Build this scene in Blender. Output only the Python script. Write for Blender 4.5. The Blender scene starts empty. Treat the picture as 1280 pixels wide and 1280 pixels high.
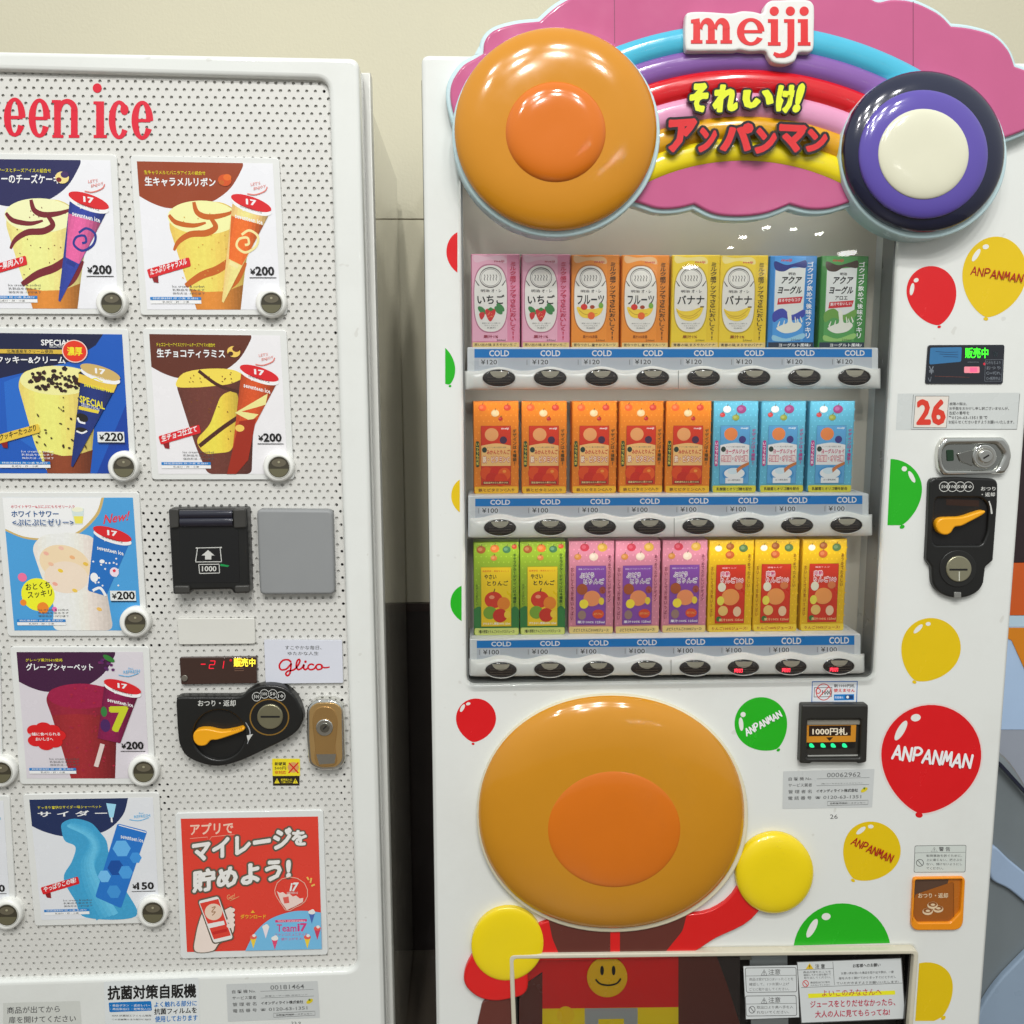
import bpy, math, random
from mathutils import Vector, Matrix
from mathutils.geometry import tessellate_polygon
random.seed(7)
S = bpy.context.scene
C = S.collection
# ------------------------------------------------------------------ camera
F, PITCH, YAW, ROLL = 1165.0, 0.1425, 0.0453, -0.0027
CAM = Vector((0.0, -1.42, 1.36))
_f = Vector((math.sin(YAW)*math.cos(PITCH), math.cos(YAW)*math.cos(PITCH), -math.sin(PITCH)))
_r0 = Vector((math.cos(YAW), -math.sin(YAW), 0))
_u0 = _r0.cross(_f)
_r = _r0*math.cos(ROLL) + _u0*math.sin(ROLL)
_u = -_r0*math.sin(ROLL) + _u0*math.cos(ROLL)
cd = bpy.data.cameras.new('camera'); cam = bpy.data.objects.new('camera', cd); C.objects.link(cam)
cd.sensor_width = 36; cd.lens = F/1280*36; cd.clip_start = 0.02; cd.clip_end = 100
m = Matrix((( _r.x, _u.x, -_f.x, CAM.x), (_r.y, _u.y, -_f.y, CAM.y), (_r.z, _u.z, -_f.z, CAM.z), (0,0,0,1)))
cam.matrix_world = m
S.camera = cam

def ray(px, py):
    return _r*((px-640)/F) + _u*((640-py)/F) + _f

def at(px, py, Y=0.0):
    """pixel of the photograph -> (X, Z) on the upright plane at depth Y"""
    d = ray(px, py)
    t = (Y-CAM.y)/d.y
    p = CAM + d*t
    return (p.x, p.z)
PXM = 1.42/F      # metres per pixel on the front plane

# ------------------------------------------------------------------ world and lamps (indoor: ceiling lamps only)
w = bpy.data.worlds.new('World'); S.world = w; w.use_nodes = True
wn = w.node_tree; bg = wn.nodes['Background']
tc = wn.nodes.new('ShaderNodeTexCoord'); sx = wn.nodes.new('ShaderNodeSeparateXYZ')
rmp = wn.nodes.new('ShaderNodeValToRGB')
wn.links.new(tc.outputs['Generated'], sx.inputs[0])
mm = wn.nodes.new('ShaderNodeMath'); mm.operation = 'MULTIPLY_ADD'; mm.inputs[1].default_value = .5; mm.inputs[2].default_value = .5
wn.links.new(sx.outputs['Z'], mm.inputs[0]); wn.links.new(mm.outputs[0], rmp.inputs[0])
rmp.color_ramp.elements[0].position = .35; rmp.color_ramp.elements[0].color = (.205, .20, .19, 1)
rmp.color_ramp.elements[1].position = .75; rmp.color_ramp.elements[1].color = (.53, .56, .56, 1)
wn.links.new(rmp.outputs[0], bg.inputs['Color'])
bg.inputs['Strength'].default_value = 1.22

KL = 1.12
def lamp(name, loc, target, size, power, col=(1, .985, .955), sy=None):
    l = bpy.data.lights.new(name, 'AREA'); l.energy = power; l.color = col
    if sy: l.shape = 'RECTANGLE'; l.size = size; l.size_y = sy
    else: l.shape = 'DISK'; l.size = size
    o = bpy.data.objects.new(name, l); C.objects.link(o); o.location = loc
    o.rotation_euler = (Vector(target)-Vector(loc)).to_track_quat('-Z', 'Y').to_euler()
    return o
LAMPS = [(-.35, -2.0, 26), (.45, -2.0, 20), (-1.25, -2.2, 14), (1.3, -2.2, 12), (-.35, -3.1, 20), (.5, -3.1, 20), (-1.5, -3.4, 16), (1.5, -3.4, 16), (0, -4.4, 22)]
for (x, y, p) in LAMPS:
    lamp('ceiling_lamp', (x, y-.7, 4.2), (x*.6, 0, 1.0), .16, p*KL)
# far ceiling downlights: they show as small spots in the showcase glass
for (px, py, wpx, zc) in ((928, 297, 9, 3.35), (957, 285, 9, 3.35), (991, 287, 9, 3.35), (1023, 293, 9, 3.35), (912, 310, 7, 3.35), (862, 334, 19, 2.9), (1058, 317, 24, 2.9)):
    d = ray(px, py); t0 = (0.0-CAM.y)/d.y; hit = CAM + d*t0
    t = (zc-hit.z)/d.z
    q = Vector((hit.x + d.x*t, -d.y*t, zc))
    lamp('ceiling_downlight', q, (q.x, q.y+.5, 0), wpx/F*(t+t0), 5)
S.view_settings.view_transform = 'Standard'; S.view_settings.look = 'None'
S.view_settings.exposure = 0.0; S.view_settings.gamma = 1.0
S.cycles.max_bounces = 8; S.cycles.transparent_max_bounces = 16

# ------------------------------------------------------------------ materials
def lin(c):
    c = c/255
    return c/12.92 if c <= .04045 else ((c+.055)/1.055)**2.4
MATS = {}
def M(rgb, rough=.35, metal=0, emit=0, coat=0, k=1.12, kind=None):
    key = (rgb, rough, metal, emit, coat, k, kind)
    if key in MATS: return MATS[key]
    mt = bpy.data.materials.new('paint'); mt.use_nodes = True
    nt = mt.node_tree; b = nt.nodes['Principled BSDF']
    col = tuple(min(lin(x)*k, .86) for x in rgb)
    b.inputs['Roughness'].default_value = rough; b.inputs['Metallic'].default_value = metal
    if coat: b.inputs['Coat Weight'].default_value = coat; b.inputs['Coat Roughness'].default_value = .06
    t = nt.nodes.new('ShaderNodeTexCoord')
    n = nt.nodes.new('ShaderNodeTexNoise'); n.inputs['Scale'].default_value = {'white': 5, 'wall': 3, 'food': 170}.get(kind, 25); n.inputs['Detail'].default_value = 6
    nt.links.new(t.outputs['Object'], n.inputs['Vector'])
    mx = nt.nodes.new('ShaderNodeMix'); mx.data_type = 'RGBA'
    a = {'wall': .05, 'food': .13}.get(kind, .035)
    mx.inputs[6].default_value = tuple(x*(1-a) for x in col)+(1,)
    mx.inputs[7].default_value = tuple(min(x*(1+a), .9) for x in col)+(1,)
    nt.links.new(n.outputs['Fac'], mx.inputs[0]); nt.links.new(mx.outputs[2], b.inputs['Base Color'])
    mr = nt.nodes.new('ShaderNodeMapRange'); mr.inputs[1].default_value = .3; mr.inputs[2].default_value = .7
    mr.inputs[3].default_value = max(rough-.04, .02); mr.inputs[4].default_value = rough+.06
    nt.links.new(n.outputs['Fac'], mr.inputs[0]); nt.links.new(mr.outputs[0], b.inputs['Roughness'])
    if kind == 'white':
        n3 = nt.nodes.new('ShaderNodeTexNoise'); n3.inputs['Scale'].default_value = 55; n3.inputs['Detail'].default_value = 1
        nt.links.new(t.outputs['Object'], n3.inputs['Vector'])
        r3 = nt.nodes.new('ShaderNodeMapRange'); r3.inputs[1].default_value = .765; r3.inputs[2].default_value = .80; r3.inputs[3].default_value = 0; r3.inputs[4].default_value = .25
        nt.links.new(n3.outputs['Fac'], r3.inputs[0])
        n4 = nt.nodes.new('ShaderNodeTexNoise'); n4.inputs['Scale'].default_value = 2.2; n4.inputs['Detail'].default_value = 7; n4.inputs['Roughness'].default_value = .7
        nt.links.new(t.outputs['Object'], n4.inputs['Vector'])
        r4 = nt.nodes.new('ShaderNodeMapRange'); r4.inputs[1].default_value = .5; r4.inputs[2].default_value = .75; r4.inputs[3].default_value = 0; r4.inputs[4].default_value = .16
        nt.links.new(n4.outputs['Fac'], r4.inputs[0])
        ad = nt.nodes.new('ShaderNodeMath'); ad.operation = 'MAXIMUM'; nt.links.new(r3.outputs[0], ad.inputs[0]); nt.links.new(r4.outputs[0], ad.inputs[1])
        m3 = nt.nodes.new('ShaderNodeMix'); m3.data_type = 'RGBA'; m3.inputs[7].default_value = (.42, .39, .33, 1)
        nt.links.new(ad.outputs[0], m3.inputs[0]); nt.links.new(mx.outputs[2], m3.inputs[6]); nt.links.new(m3.outputs[2], b.inputs['Base Color'])
    if kind in ('white', 'wall', 'gloss', 'sheet'):
        n2 = nt.nodes.new('ShaderNodeTexNoise'); n2.inputs['Scale'].default_value = {'white': 260, 'wall': 160, 'gloss': 9, 'sheet': 400}[kind]
        n2.inputs['Detail'].default_value = 2
        nt.links.new(t.outputs['Object'], n2.inputs['Vector'])
        bp = nt.nodes.new('ShaderNodeBump'); bp.inputs['Strength'].default_value = {'white': .05, 'wall': .25, 'gloss': .06, 'sheet': .08}[kind]
        bp.inputs['Distance'].default_value = {'white': .001, 'wall': .002, 'gloss': .01, 'sheet': .001}[kind]
        nt.links.new(n2.outputs['Fac'], bp.inputs['Height']); nt.links.new(bp.outputs[0], b.inputs['Normal'])
    if emit:
        b.inputs['Emission Color'].default_value = tuple(lin(x) for x in rgb)+(1,); b.inputs['Emission Strength'].default_value = emit
    MATS[key] = mt
    return mt
def glassmat():
    if 'glass' in MATS: return MATS['glass']
    mt = bpy.data.materials.new('glass'); mt.use_nodes = True; nt = mt.node_tree
    for n in list(nt.nodes): nt.nodes.remove(n)
    o = nt.nodes.new('ShaderNodeOutputMaterial'); mx = nt.nodes.new('ShaderNodeMixShader')
    tr = nt.nodes.new('ShaderNodeBsdfTransparent'); tr.inputs[0].default_value = (.97, .98, .975, 1)
    gl = nt.nodes.new('ShaderNodeBsdfGlossy'); gl.inputs['Roughness'].default_value = .015
    fr = nt.nodes.new('ShaderNodeFresnel'); fr.inputs[0].default_value = 1.38
    nt.links.new(fr.outputs[0], mx.inputs[0]); nt.links.new(tr.outputs[0], mx.inputs[1]); nt.links.new(gl.outputs[0], mx.inputs[2])
    nt.links.new(mx.outputs[0], o.inputs[0]); MATS['glass'] = mt
    return mt
WHITE = M((226, 228, 224), .16, kind='white', coat=.3, k=1.0)
WHITE2 = M((218, 218, 212), .3, kind='white', k=1.0)
PLW = M((235, 235, 230), .22, k=1.0)
BLACK = M((20, 19, 18), .3, k=1)
BLK2 = M((14, 14, 15), .1, k=1, coat=.5)
INK = M((25, 24, 24), .4, k=1)
GREYT = M((90, 90, 90), .45, k=1)
RED = M((214, 18, 24), .3)
CHROME = M((215, 215, 210), .1, metal=1, k=1)

# ------------------------------------------------------------------ mesh builder
def ell(cx, cy, rx, ry=None, n=40, rot=0, a0=0, a1=360):
    ry = rx if ry is None else ry; out = []
    cr, sr = math.cos(math.radians(rot)), math.sin(math.radians(rot))
    full = abs(a1-a0) >= 360
    for i in range(n if full else n+1):
        a = math.radians(a0+(a1-a0)*i/n)
        x, y = rx*math.cos(a), ry*math.sin(a)
        out.append((cx+x*cr-y*sr, cy+x*sr+y*cr))
    return out
def rnd(pts, r, n=5):
    """round the corners of a polygon"""
    out = []; N = len(pts)
    rr = r if isinstance(r, (list, tuple)) else [r]*N
    for i in range(N):
        p = Vector(pts[i]); a = Vector(pts[i-1])-p; b = Vector(pts[(i+1) % N])-p
        d = min(rr[i], a.length*.49, b.length*.49)
        if d <= 1e-9: out.append(tuple(p)); continue
        p0 = p+a.normalized()*d; p1 = p+b.normalized()*d
        for k in range(n+1):
            t = k/n
            q = p0*(1-t)**2 + p*2*t*(1-t) + p1*t*t
            out.append((q.x, q.y))
    return out
def box(x0, y0, x1, y1): return [(x0, y0), (x1, y0), (x1, y1), (x0, y1)]
def catmull(P, n=8, closed=False):
    out = []; N = len(P)
    rng = range(N) if closed else range(N-1)
    g = (lambda i: P[i % N]) if closed else (lambda i: P[max(0, min(N-1, i))])
    for i in rng:
        p0, p1, p2, p3 = g(i-1), g(i), g(i+1), g(i+2)
        for k in range(n):
            t = k/n
            out.append(tuple(.5*((2*p1[j])+(-p0[j]+p2[j])*t+(2*p0[j]-5*p1[j]+4*p2[j]-p3[j])*t*t+(-p0[j]+3*p1[j]-3*p2[j]+p3[j])*t**3) for j in (0, 1)))
    if not closed: out.append(tuple(P[-1]))
    return out
def area(l): return sum(l[i-1][0]*l[i][1]-l[i][0]*l[i-1][1] for i in range(len(l)))/2
def inset(l, d):
    """move every vertex of a loop inwards by d"""
    if area(l) < 0: d = -d
    out = []; N = len(l)
    for i in range(N):
        a = Vector(l[i])-Vector(l[i-1]); b = Vector(l[(i+1) % N])-Vector(l[i])
        if a.length < 1e-9: a = b
        if b.length < 1e-9: b = a
        na = Vector((-a.y, a.x)).normalized(); nb = Vector((-b.y, b.x)).normalized()
        s = na+nb
        if s.length < 1e-6: s = na
        s.normalize(); c = max(s.dot(na), .35)
        out.append((l[i][0]+s.x*d/c, l[i][1]+s.y*d/c))
    return out
def clip(l, nx, ny, c):
    out = []; N = len(l)
    for i in range(N):
        a, b = l[i-1], l[i]; da = a[0]*nx+a[1]*ny-c; db = b[0]*nx+b[1]*ny-c
        if (da >= 0) != (db >= 0):
            t = da/(da-db); out.append((a[0]+(b[0]-a[0])*t, a[1]+(b[1]-a[1])*t))
        if db >= 0: out.append(b)
    return out
GC = {}
def glyph(s, bold=0.0, res=2):
    key = (s, bold, res)
    if key in GC: return GC[key]
    cu = bpy.data.curves.new('t', 'FONT'); cu.body = s; cu.size = 1; cu.resolution_u = res; cu.offset = bold
    ob = bpy.data.objects.new('t', cu); C.objects.link(ob)
    dg = bpy.context.evaluated_depsgraph_get(); dg.update()
    me = bpy.data.meshes.new_from_object(ob.evaluated_get(dg))
    vs = [(v.co.x, v.co.y) for v in me.vertices]; fs = [tuple(p.vertices) for p in me.polygons]
    bpy.data.objects.remove(ob); bpy.data.curves.remove(cu); bpy.data.meshes.remove(me)
    if not vs: vs = [(0, 0), (1, 0), (0, 1)]; fs = []
    x0 = min(v[0] for v in vs); x1 = max(v[0] for v in vs); y0 = min(v[1] for v in vs); y1 = max(v[1] for v in vs)
    GC[key] = ([((x-x0)/max(x1-x0, 1e-6), (y1-y)/max(y1-y0, 1e-6)) for x, y in vs], fs, x1-x0, y1-y0)
    return GC[key]

WLOC = {}
class MB:
    def __init__(s, Y=0.0, mp=None):
        s.v = []; s.f = []; s.mi = []; s.m = []; s.Y = Y
        s.mp = mp or (lambda a, b: at(a, b, Y)); s.z = Y
    def mat(s, m):
        if m not in s.m: s.m.append(m)
        return s.m.index(m)
    def face(s, idx, mi): s.f.append(tuple(idx)); s.mi.append(mi)
    def plate(s, outer, m, y=None, th=0, bev=0, holes=(), seg=3, side=None, world=False):
        """flat front at depth y, walls going back by th, rounded edge of radius bev"""
        if y is None: s.z -= .000016; y = s.z
        mi = s.mat(m); ms = s.mat(side) if side else mi
        loops = [[p if world else s.mp(*p) for p in l] for l in [outer]+list(holes)]
        loops = [[p for i, p in enumerate(l) if math.hypot(p[0]-l[i-1][0], p[1]-l[i-1][1]) > 2e-6] for l in loops]
        loops[0] = loops[0] if area(loops[0]) > 0 else loops[0][::-1]
        front = [inset(loops[0], bev)] + [inset(l, -bev) for l in loops[1:]] if bev else loops
        base = len(s.v); flat = [p for l in front for p in l]
        s.v += [(p[0], y, p[1]) for p in flat]
        for t in tessellate_polygon([[Vector((p[0], p[1], 0)) for p in l] for l in front]):
            s.face([base+i for i in t], mi)
        if th:
            for li, l in enumerate(loops):
                prof = []
                if bev:
                    for k in range(seg+1):
                        t = math.pi/2*k/seg; prof.append((bev*(1-math.sin(t)), bev*(1-math.cos(t))))
                else: prof.append((0, 0))
                prof.append((0, th))
                rings = []
                for (d, dy) in prof:
                    ll = inset(l, d if li == 0 else -d) if d else l
                    b = len(s.v); s.v += [(p[0], y+dy, p[1]) for p in ll]; rings.append(b)
                n = len(l)
                for a, b in zip(rings, rings[1:]):
                    for i in range(n):
                        j = (i+1) % n
                        s.face((a+i, a+j, b+j, b+i), ms)
        return y
    def text(s, t, x0, y0, x1, y1, m, y=None, bold=.012, dy=0, dx=0, res=2, quad=None, th=0):
        """text filling the px box; dy: rise of the right end, dx: lean"""
        if y is None: s.z -= .000016; y = s.z
        if bold > .018 and not th:
            r_ = bold*.85; _, _, gw, gh = glyph(t, .0, res)
            for k in range(7):
                a = 2*math.pi*k/7; du, dv = r_*math.cos(a)/max(gw, .05), r_*math.sin(a)/max(gh, .05)
                s._text(t, x0, y0, x1, y1, m, y-.0000018*k, .0, dy, dx, res, quad, 0, du, dv)
            return
        s._text(t, x0, y0, x1, y1, m, y, bold if th else min(bold, .004), dy, dx, res, quad, th, 0, 0)
    def _text(s, t, x0, y0, x1, y1, m, y, bold, dy, dx, res, quad, th, du, dv):
        vs, fs, gw, gh = glyph(t, min(bold, .03), res); mi = s.mat(m); b = len(s.v)
        for (u, v) in vs:
            u += du; v += dv
            if quad:
                q = quad
                X = (q[0][0]*(1-u)+q[1][0]*u)*(1-v)+(q[3][0]*(1-u)+q[2][0]*u)*v
                Z = (q[0][1]*(1-u)+q[1][1]*u)*(1-v)+(q[3][1]*(1-u)+q[2][1]*u)*v
            else:
                X = x0+(x1-x0)*u+dx*(1-v); Z = y0+(y1-y0)*v+dy*u
            p = s.mp(X, Z); s.v.append((p[0], y, p[1]))
        for f in fs: s.face([b+i for i in f], mi)
        if th:
            from collections import Counter
            ec = Counter()
            for f in fs:
                for i in range(len(f)): ec[tuple(sorted((f[i-1], f[i])))] += 1
            b2 = len(s.v); s.v += [(x, yy+th, z) for x, yy, z in s.v[b:b2]]
            for (i, j), c in ec.items():
                if c == 1: s.face((b+i, b+j, b2+j, b2+i), mi)
    def vtext(s, t, x0, y0, x1, y1, m, bold=.02, res=1):
        s.z -= .000016; n = len(t); h = (y1-y0)/n
        for i, c in enumerate(t):
            if c == ' ': continue
            a = .08*h
            if c == 'ー': s.plate(box((x0+x1)/2-.08*(x1-x0), y0+i*h+a, (x0+x1)/2+.08*(x1-x0), y0+(i+1)*h-a), m, y=s.z)
            else:
                _, _, gw, gh = glyph(c, .012, res); fw = min(1, max(gw, .1)/.82); fh = min(1, max(gh, .1)/.82)
                cx, cy = (x0+x1)/2, y0+(i+.5)*h; wx = (x1-x0)*fw/2; wy = (h/2-a)*fh
                s.text(c, cx-wx, cy-wy, cx+wx, cy+wy, m, y=s.z, bold=bold, res=res)
    def stroke(s, pts, wd, m, y=None, n=8, smooth=True, th=0, closed=False, bev=0):
        if y is None: s.z -= .000016; y = s.z
        P = catmull(pts, n, closed) if smooth and len(pts) > 2 else list(pts)
        N = len(P); L = []; R = []
        for i, p in enumerate(P):
            a = P[i-1] if (i or closed) else P[0]; b = P[(i+1) % N] if (closed or i < N-1) else P[-1]
            tx, ty = b[0]-a[0], b[1]-a[1]; ln = math.hypot(tx, ty) or 1
            ww = wd if not callable(wd) else wd(i/(N-1))
            nx, ny = -ty/ln*ww/2, tx/ln*ww/2
            L.append((p[0]+nx, p[1]+ny)); R.append((p[0]-nx, p[1]-ny))
        if closed:
            s.plate(L if abs(area(L)) > abs(area(R)) else R, m, y=y, holes=[R if abs(area(L)) > abs(area(R)) else L], th=th); return
        mi = s.mat(m); b = len(s.v)
        W = [s.mp(*p) for p in L+R]; s.v += [(p[0], y, p[1]) for p in W]
        for i in range(N-1): s.face((b+i, b+i+1, b+N+i+1, b+N+i), mi)
        if th:
            b2 = len(s.v); s.v += [(p[0], y+th, p[1]) for p in W]
            for i in range(N-1):
                s.face((b+i, b+i+1, b2+i+1, b2+i), mi); s.face((b+N+i, b+N+i+1, b2+N+i+1, b2+N+i), mi)
            s.face((b, b+N, b2+N, b2), mi); s.face((b+N-1, b+2*N-1, b2+2*N-1, b2+N-1), mi)
    def dome(s, loop, m, y, h, rings=10, edge=.0, power=2.0, skirt=0):
        """bulging relief over a loop: rim at depth y, crown at y-h"""
        mi = s.mat(m); W = [s.mp(*p) for p in loop]; n = len(W)
        cx = sum(p[0] for p in W)/n; cz = sum(p[1] for p in W)/n
        prev = None
        if skirt:
            b = len(s.v); s.v += [(p[0], y+skirt, p[1]) for p in W]; prev = b
        for k in range(rings+1):
            t = math.sin(math.pi/2*k/rings) if k < rings else 1
            r = 1-k/rings if False else math.cos(math.pi/2*k/rings)
            hh = h*(1-r**power)**(.62) if r < 1 else 0
            b = len(s.v)
            if k == rings:
                s.v.append((cx, y-h, cz))
                for i in range(n): s.face((prev+i, prev+(i+1) % n, b), mi)
            else:
                s.v += [(cx+(p[0]-cx)*r, y-hh, cz+(p[1]-cz)*r) for p in W]
                if prev is not None:
                    for i in range(n):
                        j = (i+1) % n; s.face((prev+i, prev+j, b+j, b+i), mi)
            prev = b
    def bx(s, x0, x1, y0, y1, z0, z1, m):
        mi = s.mat(m); b = len(s.v)
        s.v += [(x, y, z) for x in (x0, x1) for y in (y0, y1) for z in (z0, z1)]
        for q in ((0, 1, 3, 2), (4, 6, 7, 5), (0, 4, 5, 1), (2, 3, 7, 6), (0, 2, 6, 4), (1, 5, 7, 3)): s.face([b+i for i in q], mi)
    def mesh(s, name, origin=(0, 0, 0), fix=True):
        me = bpy.data.meshes.new(name)
        me.from_pydata([(a-origin[0], b-origin[1], c-origin[2]) for a, b, c in s.v], [], s.f)
        for m in s.m: me.materials.append(m)
        me.polygons.foreach_set('material_index', s.mi)
        me.polygons.foreach_set('use_smooth', [True]*len(s.f))
        me.update()
        if fix and len(s.m) == 1 and s.m[0].name.startswith('glass'):
            me.flip_normals() if me.polygons[0].normal.y > 0 else None
        elif fix:
            import bmesh
            bm = bmesh.new(); bm.from_mesh(me); bmesh.ops.recalc_face_normals(bm, faces=bm.faces); bm.to_mesh(me); bm.free()
        me.set_sharp_from_angle(angle=math.radians(32))
        return me
    def build(s, name, parent=None, label=None, cat=None, group=None, kind=None, loc=None):
        xs = [[p[i] for p in s.v] for i in range(3)]
        o0 = Vector(loc) if loc else Vector([(min(a)+max(a))/2 for a in xs])
        o = bpy.data.objects.new(name, s.mesh(name, o0)); C.objects.link(o)
        pw = Vector((0, 0, 0))
        if parent: o.parent = parent; pw = WLOC[parent]
        o.location = o0-pw; WLOC[o] = o0
        for k, v in (('label', label), ('category', cat), ('group', group), ('kind', kind)):
            if v: o[k] = v
        return o
def empty(name, loc, label, cat, group=None):
    o = bpy.data.objects.new(name, None); C.objects.link(o); o.location = loc; WLOC[o] = Vector(loc)
    o['label'] = label; o['category'] = cat; o.empty_display_size = .1
    if group: o['group'] = group
    return o

# ================================================================== SETTING
YW = .66
mb = MB(YW); WALL = M((200, 195, 172), .7, kind='wall', k=1.05)
zs = at(515, 274, YW)[1]; zd = at(500, 753, YW)[1]; zd2 = at(500, 763, YW)[1]
mb.bx(-3, 3.5, YW, YW+.1, zs+.0015, 3.4, WALL); mb.build('wall', kind='structure')
mb = MB(YW); mb.bx(-3, 3.5, YW, YW+.1, zd, zs-.0015, WALL); mb.bx(-3, 3.5, YW+.003, YW+.09, zs-.0015, zs+.0015, M((120, 112, 92), .8)); mb.build('wall', kind='structure')
mb = MB(YW); mb.bx(-3, 3.5, YW-.012, YW+.1, zd2, zd-.0005, M((46, 30, 24), .35)); mb.bx(-3, 3.5, YW-.004, YW+.1, 0, zd2-.0005, M((38, 30, 27), .4)); mb.build('wall_dado', kind='structure')
mb = MB(); mb.bx(-3, 3.5, -3.5, YW+.1, -.05, 0, M((88, 80, 70), .35)); mb.build('floor', kind='structure')

# ================================================================== LEFT MACHINE (ice cream)
LX0 = at(-190, 100)[0]
LM = empty('vending_machine', (at(200, 600)[0], .3, 0), 'white ice cream vending machine with perforated front and square picture cards', 'vending machine')
LT = at(200, 64.5)[1]
xr = at(450, 300)[0]
def q4(a, b, c, d): return [a, b, c, d]
# door frame: one sheet with the opening of the perforated panel
xR_top = at(449, 85)[0]; xR = (at(451, 160)[0]+at(481, 1270)[0])/2
tl = (-240, 56); tr = (448.5, 71.5)
zt = (at(*tl)[1], at(*tr)[1])
outer = [tl, (448.5, 71.5), (482, 1285), (-90, 1900), (-240, 1900)]
outer = [(LX0, at(0, 62)[1]), (at(449, 100)[0], at(449, 72)[1]), (at(481, 1270)[0], 0.08), (LX0, .08)]
outer = rnd(outer, [.0, .014, .0, .0])
win = [(-120, 84), (410.5, 98.5), (446.5, 1213), (-60, 1229)]
winw = rnd([at(*p) for p in win], [.0, .019, .022, 0], 8)
mb = MB(0); mb.plate(outer, WHITE, y=0, th=.055, bev=.007, holes=[winw], world=True, seg=4)
mb.build('door_frame', LM)
# body behind the door
mb = MB(.06)
side = M((206, 202, 190), .09, kind='gloss', coat=.6, k=.92)
zb = at(463, 133, .07)[1]; zstr = at(458, 90, .06)[1]
bxr = at(463, 133, .07)[0]
dark = M((18, 17, 16), .6)
mb.bx(at(430, 300)[0], at(451, 300, .057)[0], .055, .062, .1, zstr-.01, dark)
mb.build('door_gasket', LM)
mb = MB(.06)
xe0 = at(463.0, 100, .062)[0]; xe1 = at(492.5, 1280, .062)[0]
mb.plate([(LX0, zstr), (xe0, zstr), (xe1, .05), (LX0, .05)], WHITE2, y=.062, th=.03, bev=.002, world=True)
mb.build('door_surround', LM)
mb = MB(.06)
v0 = len(mb.v)
mb.plate([(LX0, zb), (xe0-.0015, zb), (xe1-.0015, .05), (LX0, .05)], side, y=.092, th=.50, world=True)
mb.build('body', LM)
# perforated panel
mb = MB(.010)
PERF = M((214, 213, 208), .4, kind='sheet', k=1.0); HOLE = M((198, 197, 192), .6, k=1.0)
pp = .01245; rp = .0104; rh = .00245
px0, px1 = at(-60, 600)[0], at(449, 1200)[0]; pz0 = at(200, 1232)[1]; pz1 = at(200, 80)[1]
mi = mb.mat(PERF); mh = mb.mat(HOLE)
nr = int((pz1-pz0)/rp)+1; nc = int((px1-px0)/pp)+1
YP = .011; TH = .0022
OCT = [(math.cos(math.radians(22.5+45*k)), math.sin(math.radians(22.5+45*k))) for k in range(8)]
for r in range(nr):
    z = pz1-r*rp; off = (r % 2)*pp/2
    for c in range(-1, nc+1):
        cx = px0+c*pp+off; b = len(mb.v)
        hx, hz = pp/2, rp/2
        sq = [(hx, hz*.42), (hx*.42, hz), (-hx*.42, hz), (-hx, hz*.42), (-hx, -hz*.42), (-hx*.42, -hz), (hx*.42, -hz), (hx, -hz*.42)]
        cor = [(hx, hz), (-hx, hz), (-hx, -hz), (hx, -hz)]
        rr = rh*random.uniform(.94, 1.05)
        mb.v += [(cx+a, YP, z+d) for a, d in sq]
        mb.v += [(cx+a, YP, z+d) for a, d in cor]
        mb.v += [(cx+a*rr, YP, z+d*rr) for a, d in OCT]
        mb.v += [(cx+a*rr, YP+TH, z+d*rr) for a, d in OCT]
        for k in range(8):
            j = (k+1) % 8
            mb.face((b+k, b+j, b+12+j, b+12+k), mi); mb.face((b+12+k, b+12+j, b+20+j, b+20+k), mi)
        for k, (a, d) in enumerate(((0, 1), (2, 3), (4, 5), (6, 7))): mb.face((b+a, b+8+k, b+d), mi)
xs = [p[0] for p in mb.v]; zz = [p[2] for p in mb.v]
pan = mb.build('perforated_panel', LM)
mb = MB(.02)
mb.plate([(min(xs), min(zz)), (max(xs), min(zz)), (max(xs), max(zz)), (min(xs), max(zz))], HOLE, y=.0139, world=True, th=.002)
# dark cut-outs in the backing, seen through some holes
for (a, b_, c, d) in ((170, 196, 205, 205), (168, 640, 208, 770), (419, 400, 424, 420), (421, 590, 427, 640), (427, 640, 432, 1000), (180, 800, 204, 812), (186, 975, 216, 1010), (405, 108, 411, 128)):
    mb.plate(box(a, b_, c, d), M((22, 20, 20), .8), y=.0138)
mb.build('backing_panel', LM)

# lettering on the panel
def glyph_round(mb, cx, cy, rx, ry, tx, ty, a0, a1, m, y):
    o = ell(cx, cy, rx, ry, 40, a0=a0, a1=a1); i = ell(cx, cy, rx-tx, ry-ty, 40, a0=a0, a1=a1)
    mb.plate(o+i[::-1], m, y=y)
RL = M((206, 22, 48), .35)
mb = MB(.0104); K = 3.554
Q = lambda x, y: (x/K, 40+y/K)
mb.mp = lambda a, b: at(*Q(a, b), .0104)
yl = .0104
for i, (cx, cy) in enumerate(((-52, 374), (65, 378), (175, 382), (632, 392))):
    glyph_round(mb, cx, cy, 48, 87, 31, 17, 28, 362, RL, yl)
    mb.plate(box(cx-20, cy-6, cx+36, cy+9), RL, y=yl-.0001)
glyph_round(mb, 529, 390, 46, 86, 30, 17, 35, 318, RL, yl); mb.plate(ell(553, 345, 18, 24), RL, y=yl-.0001)
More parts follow.
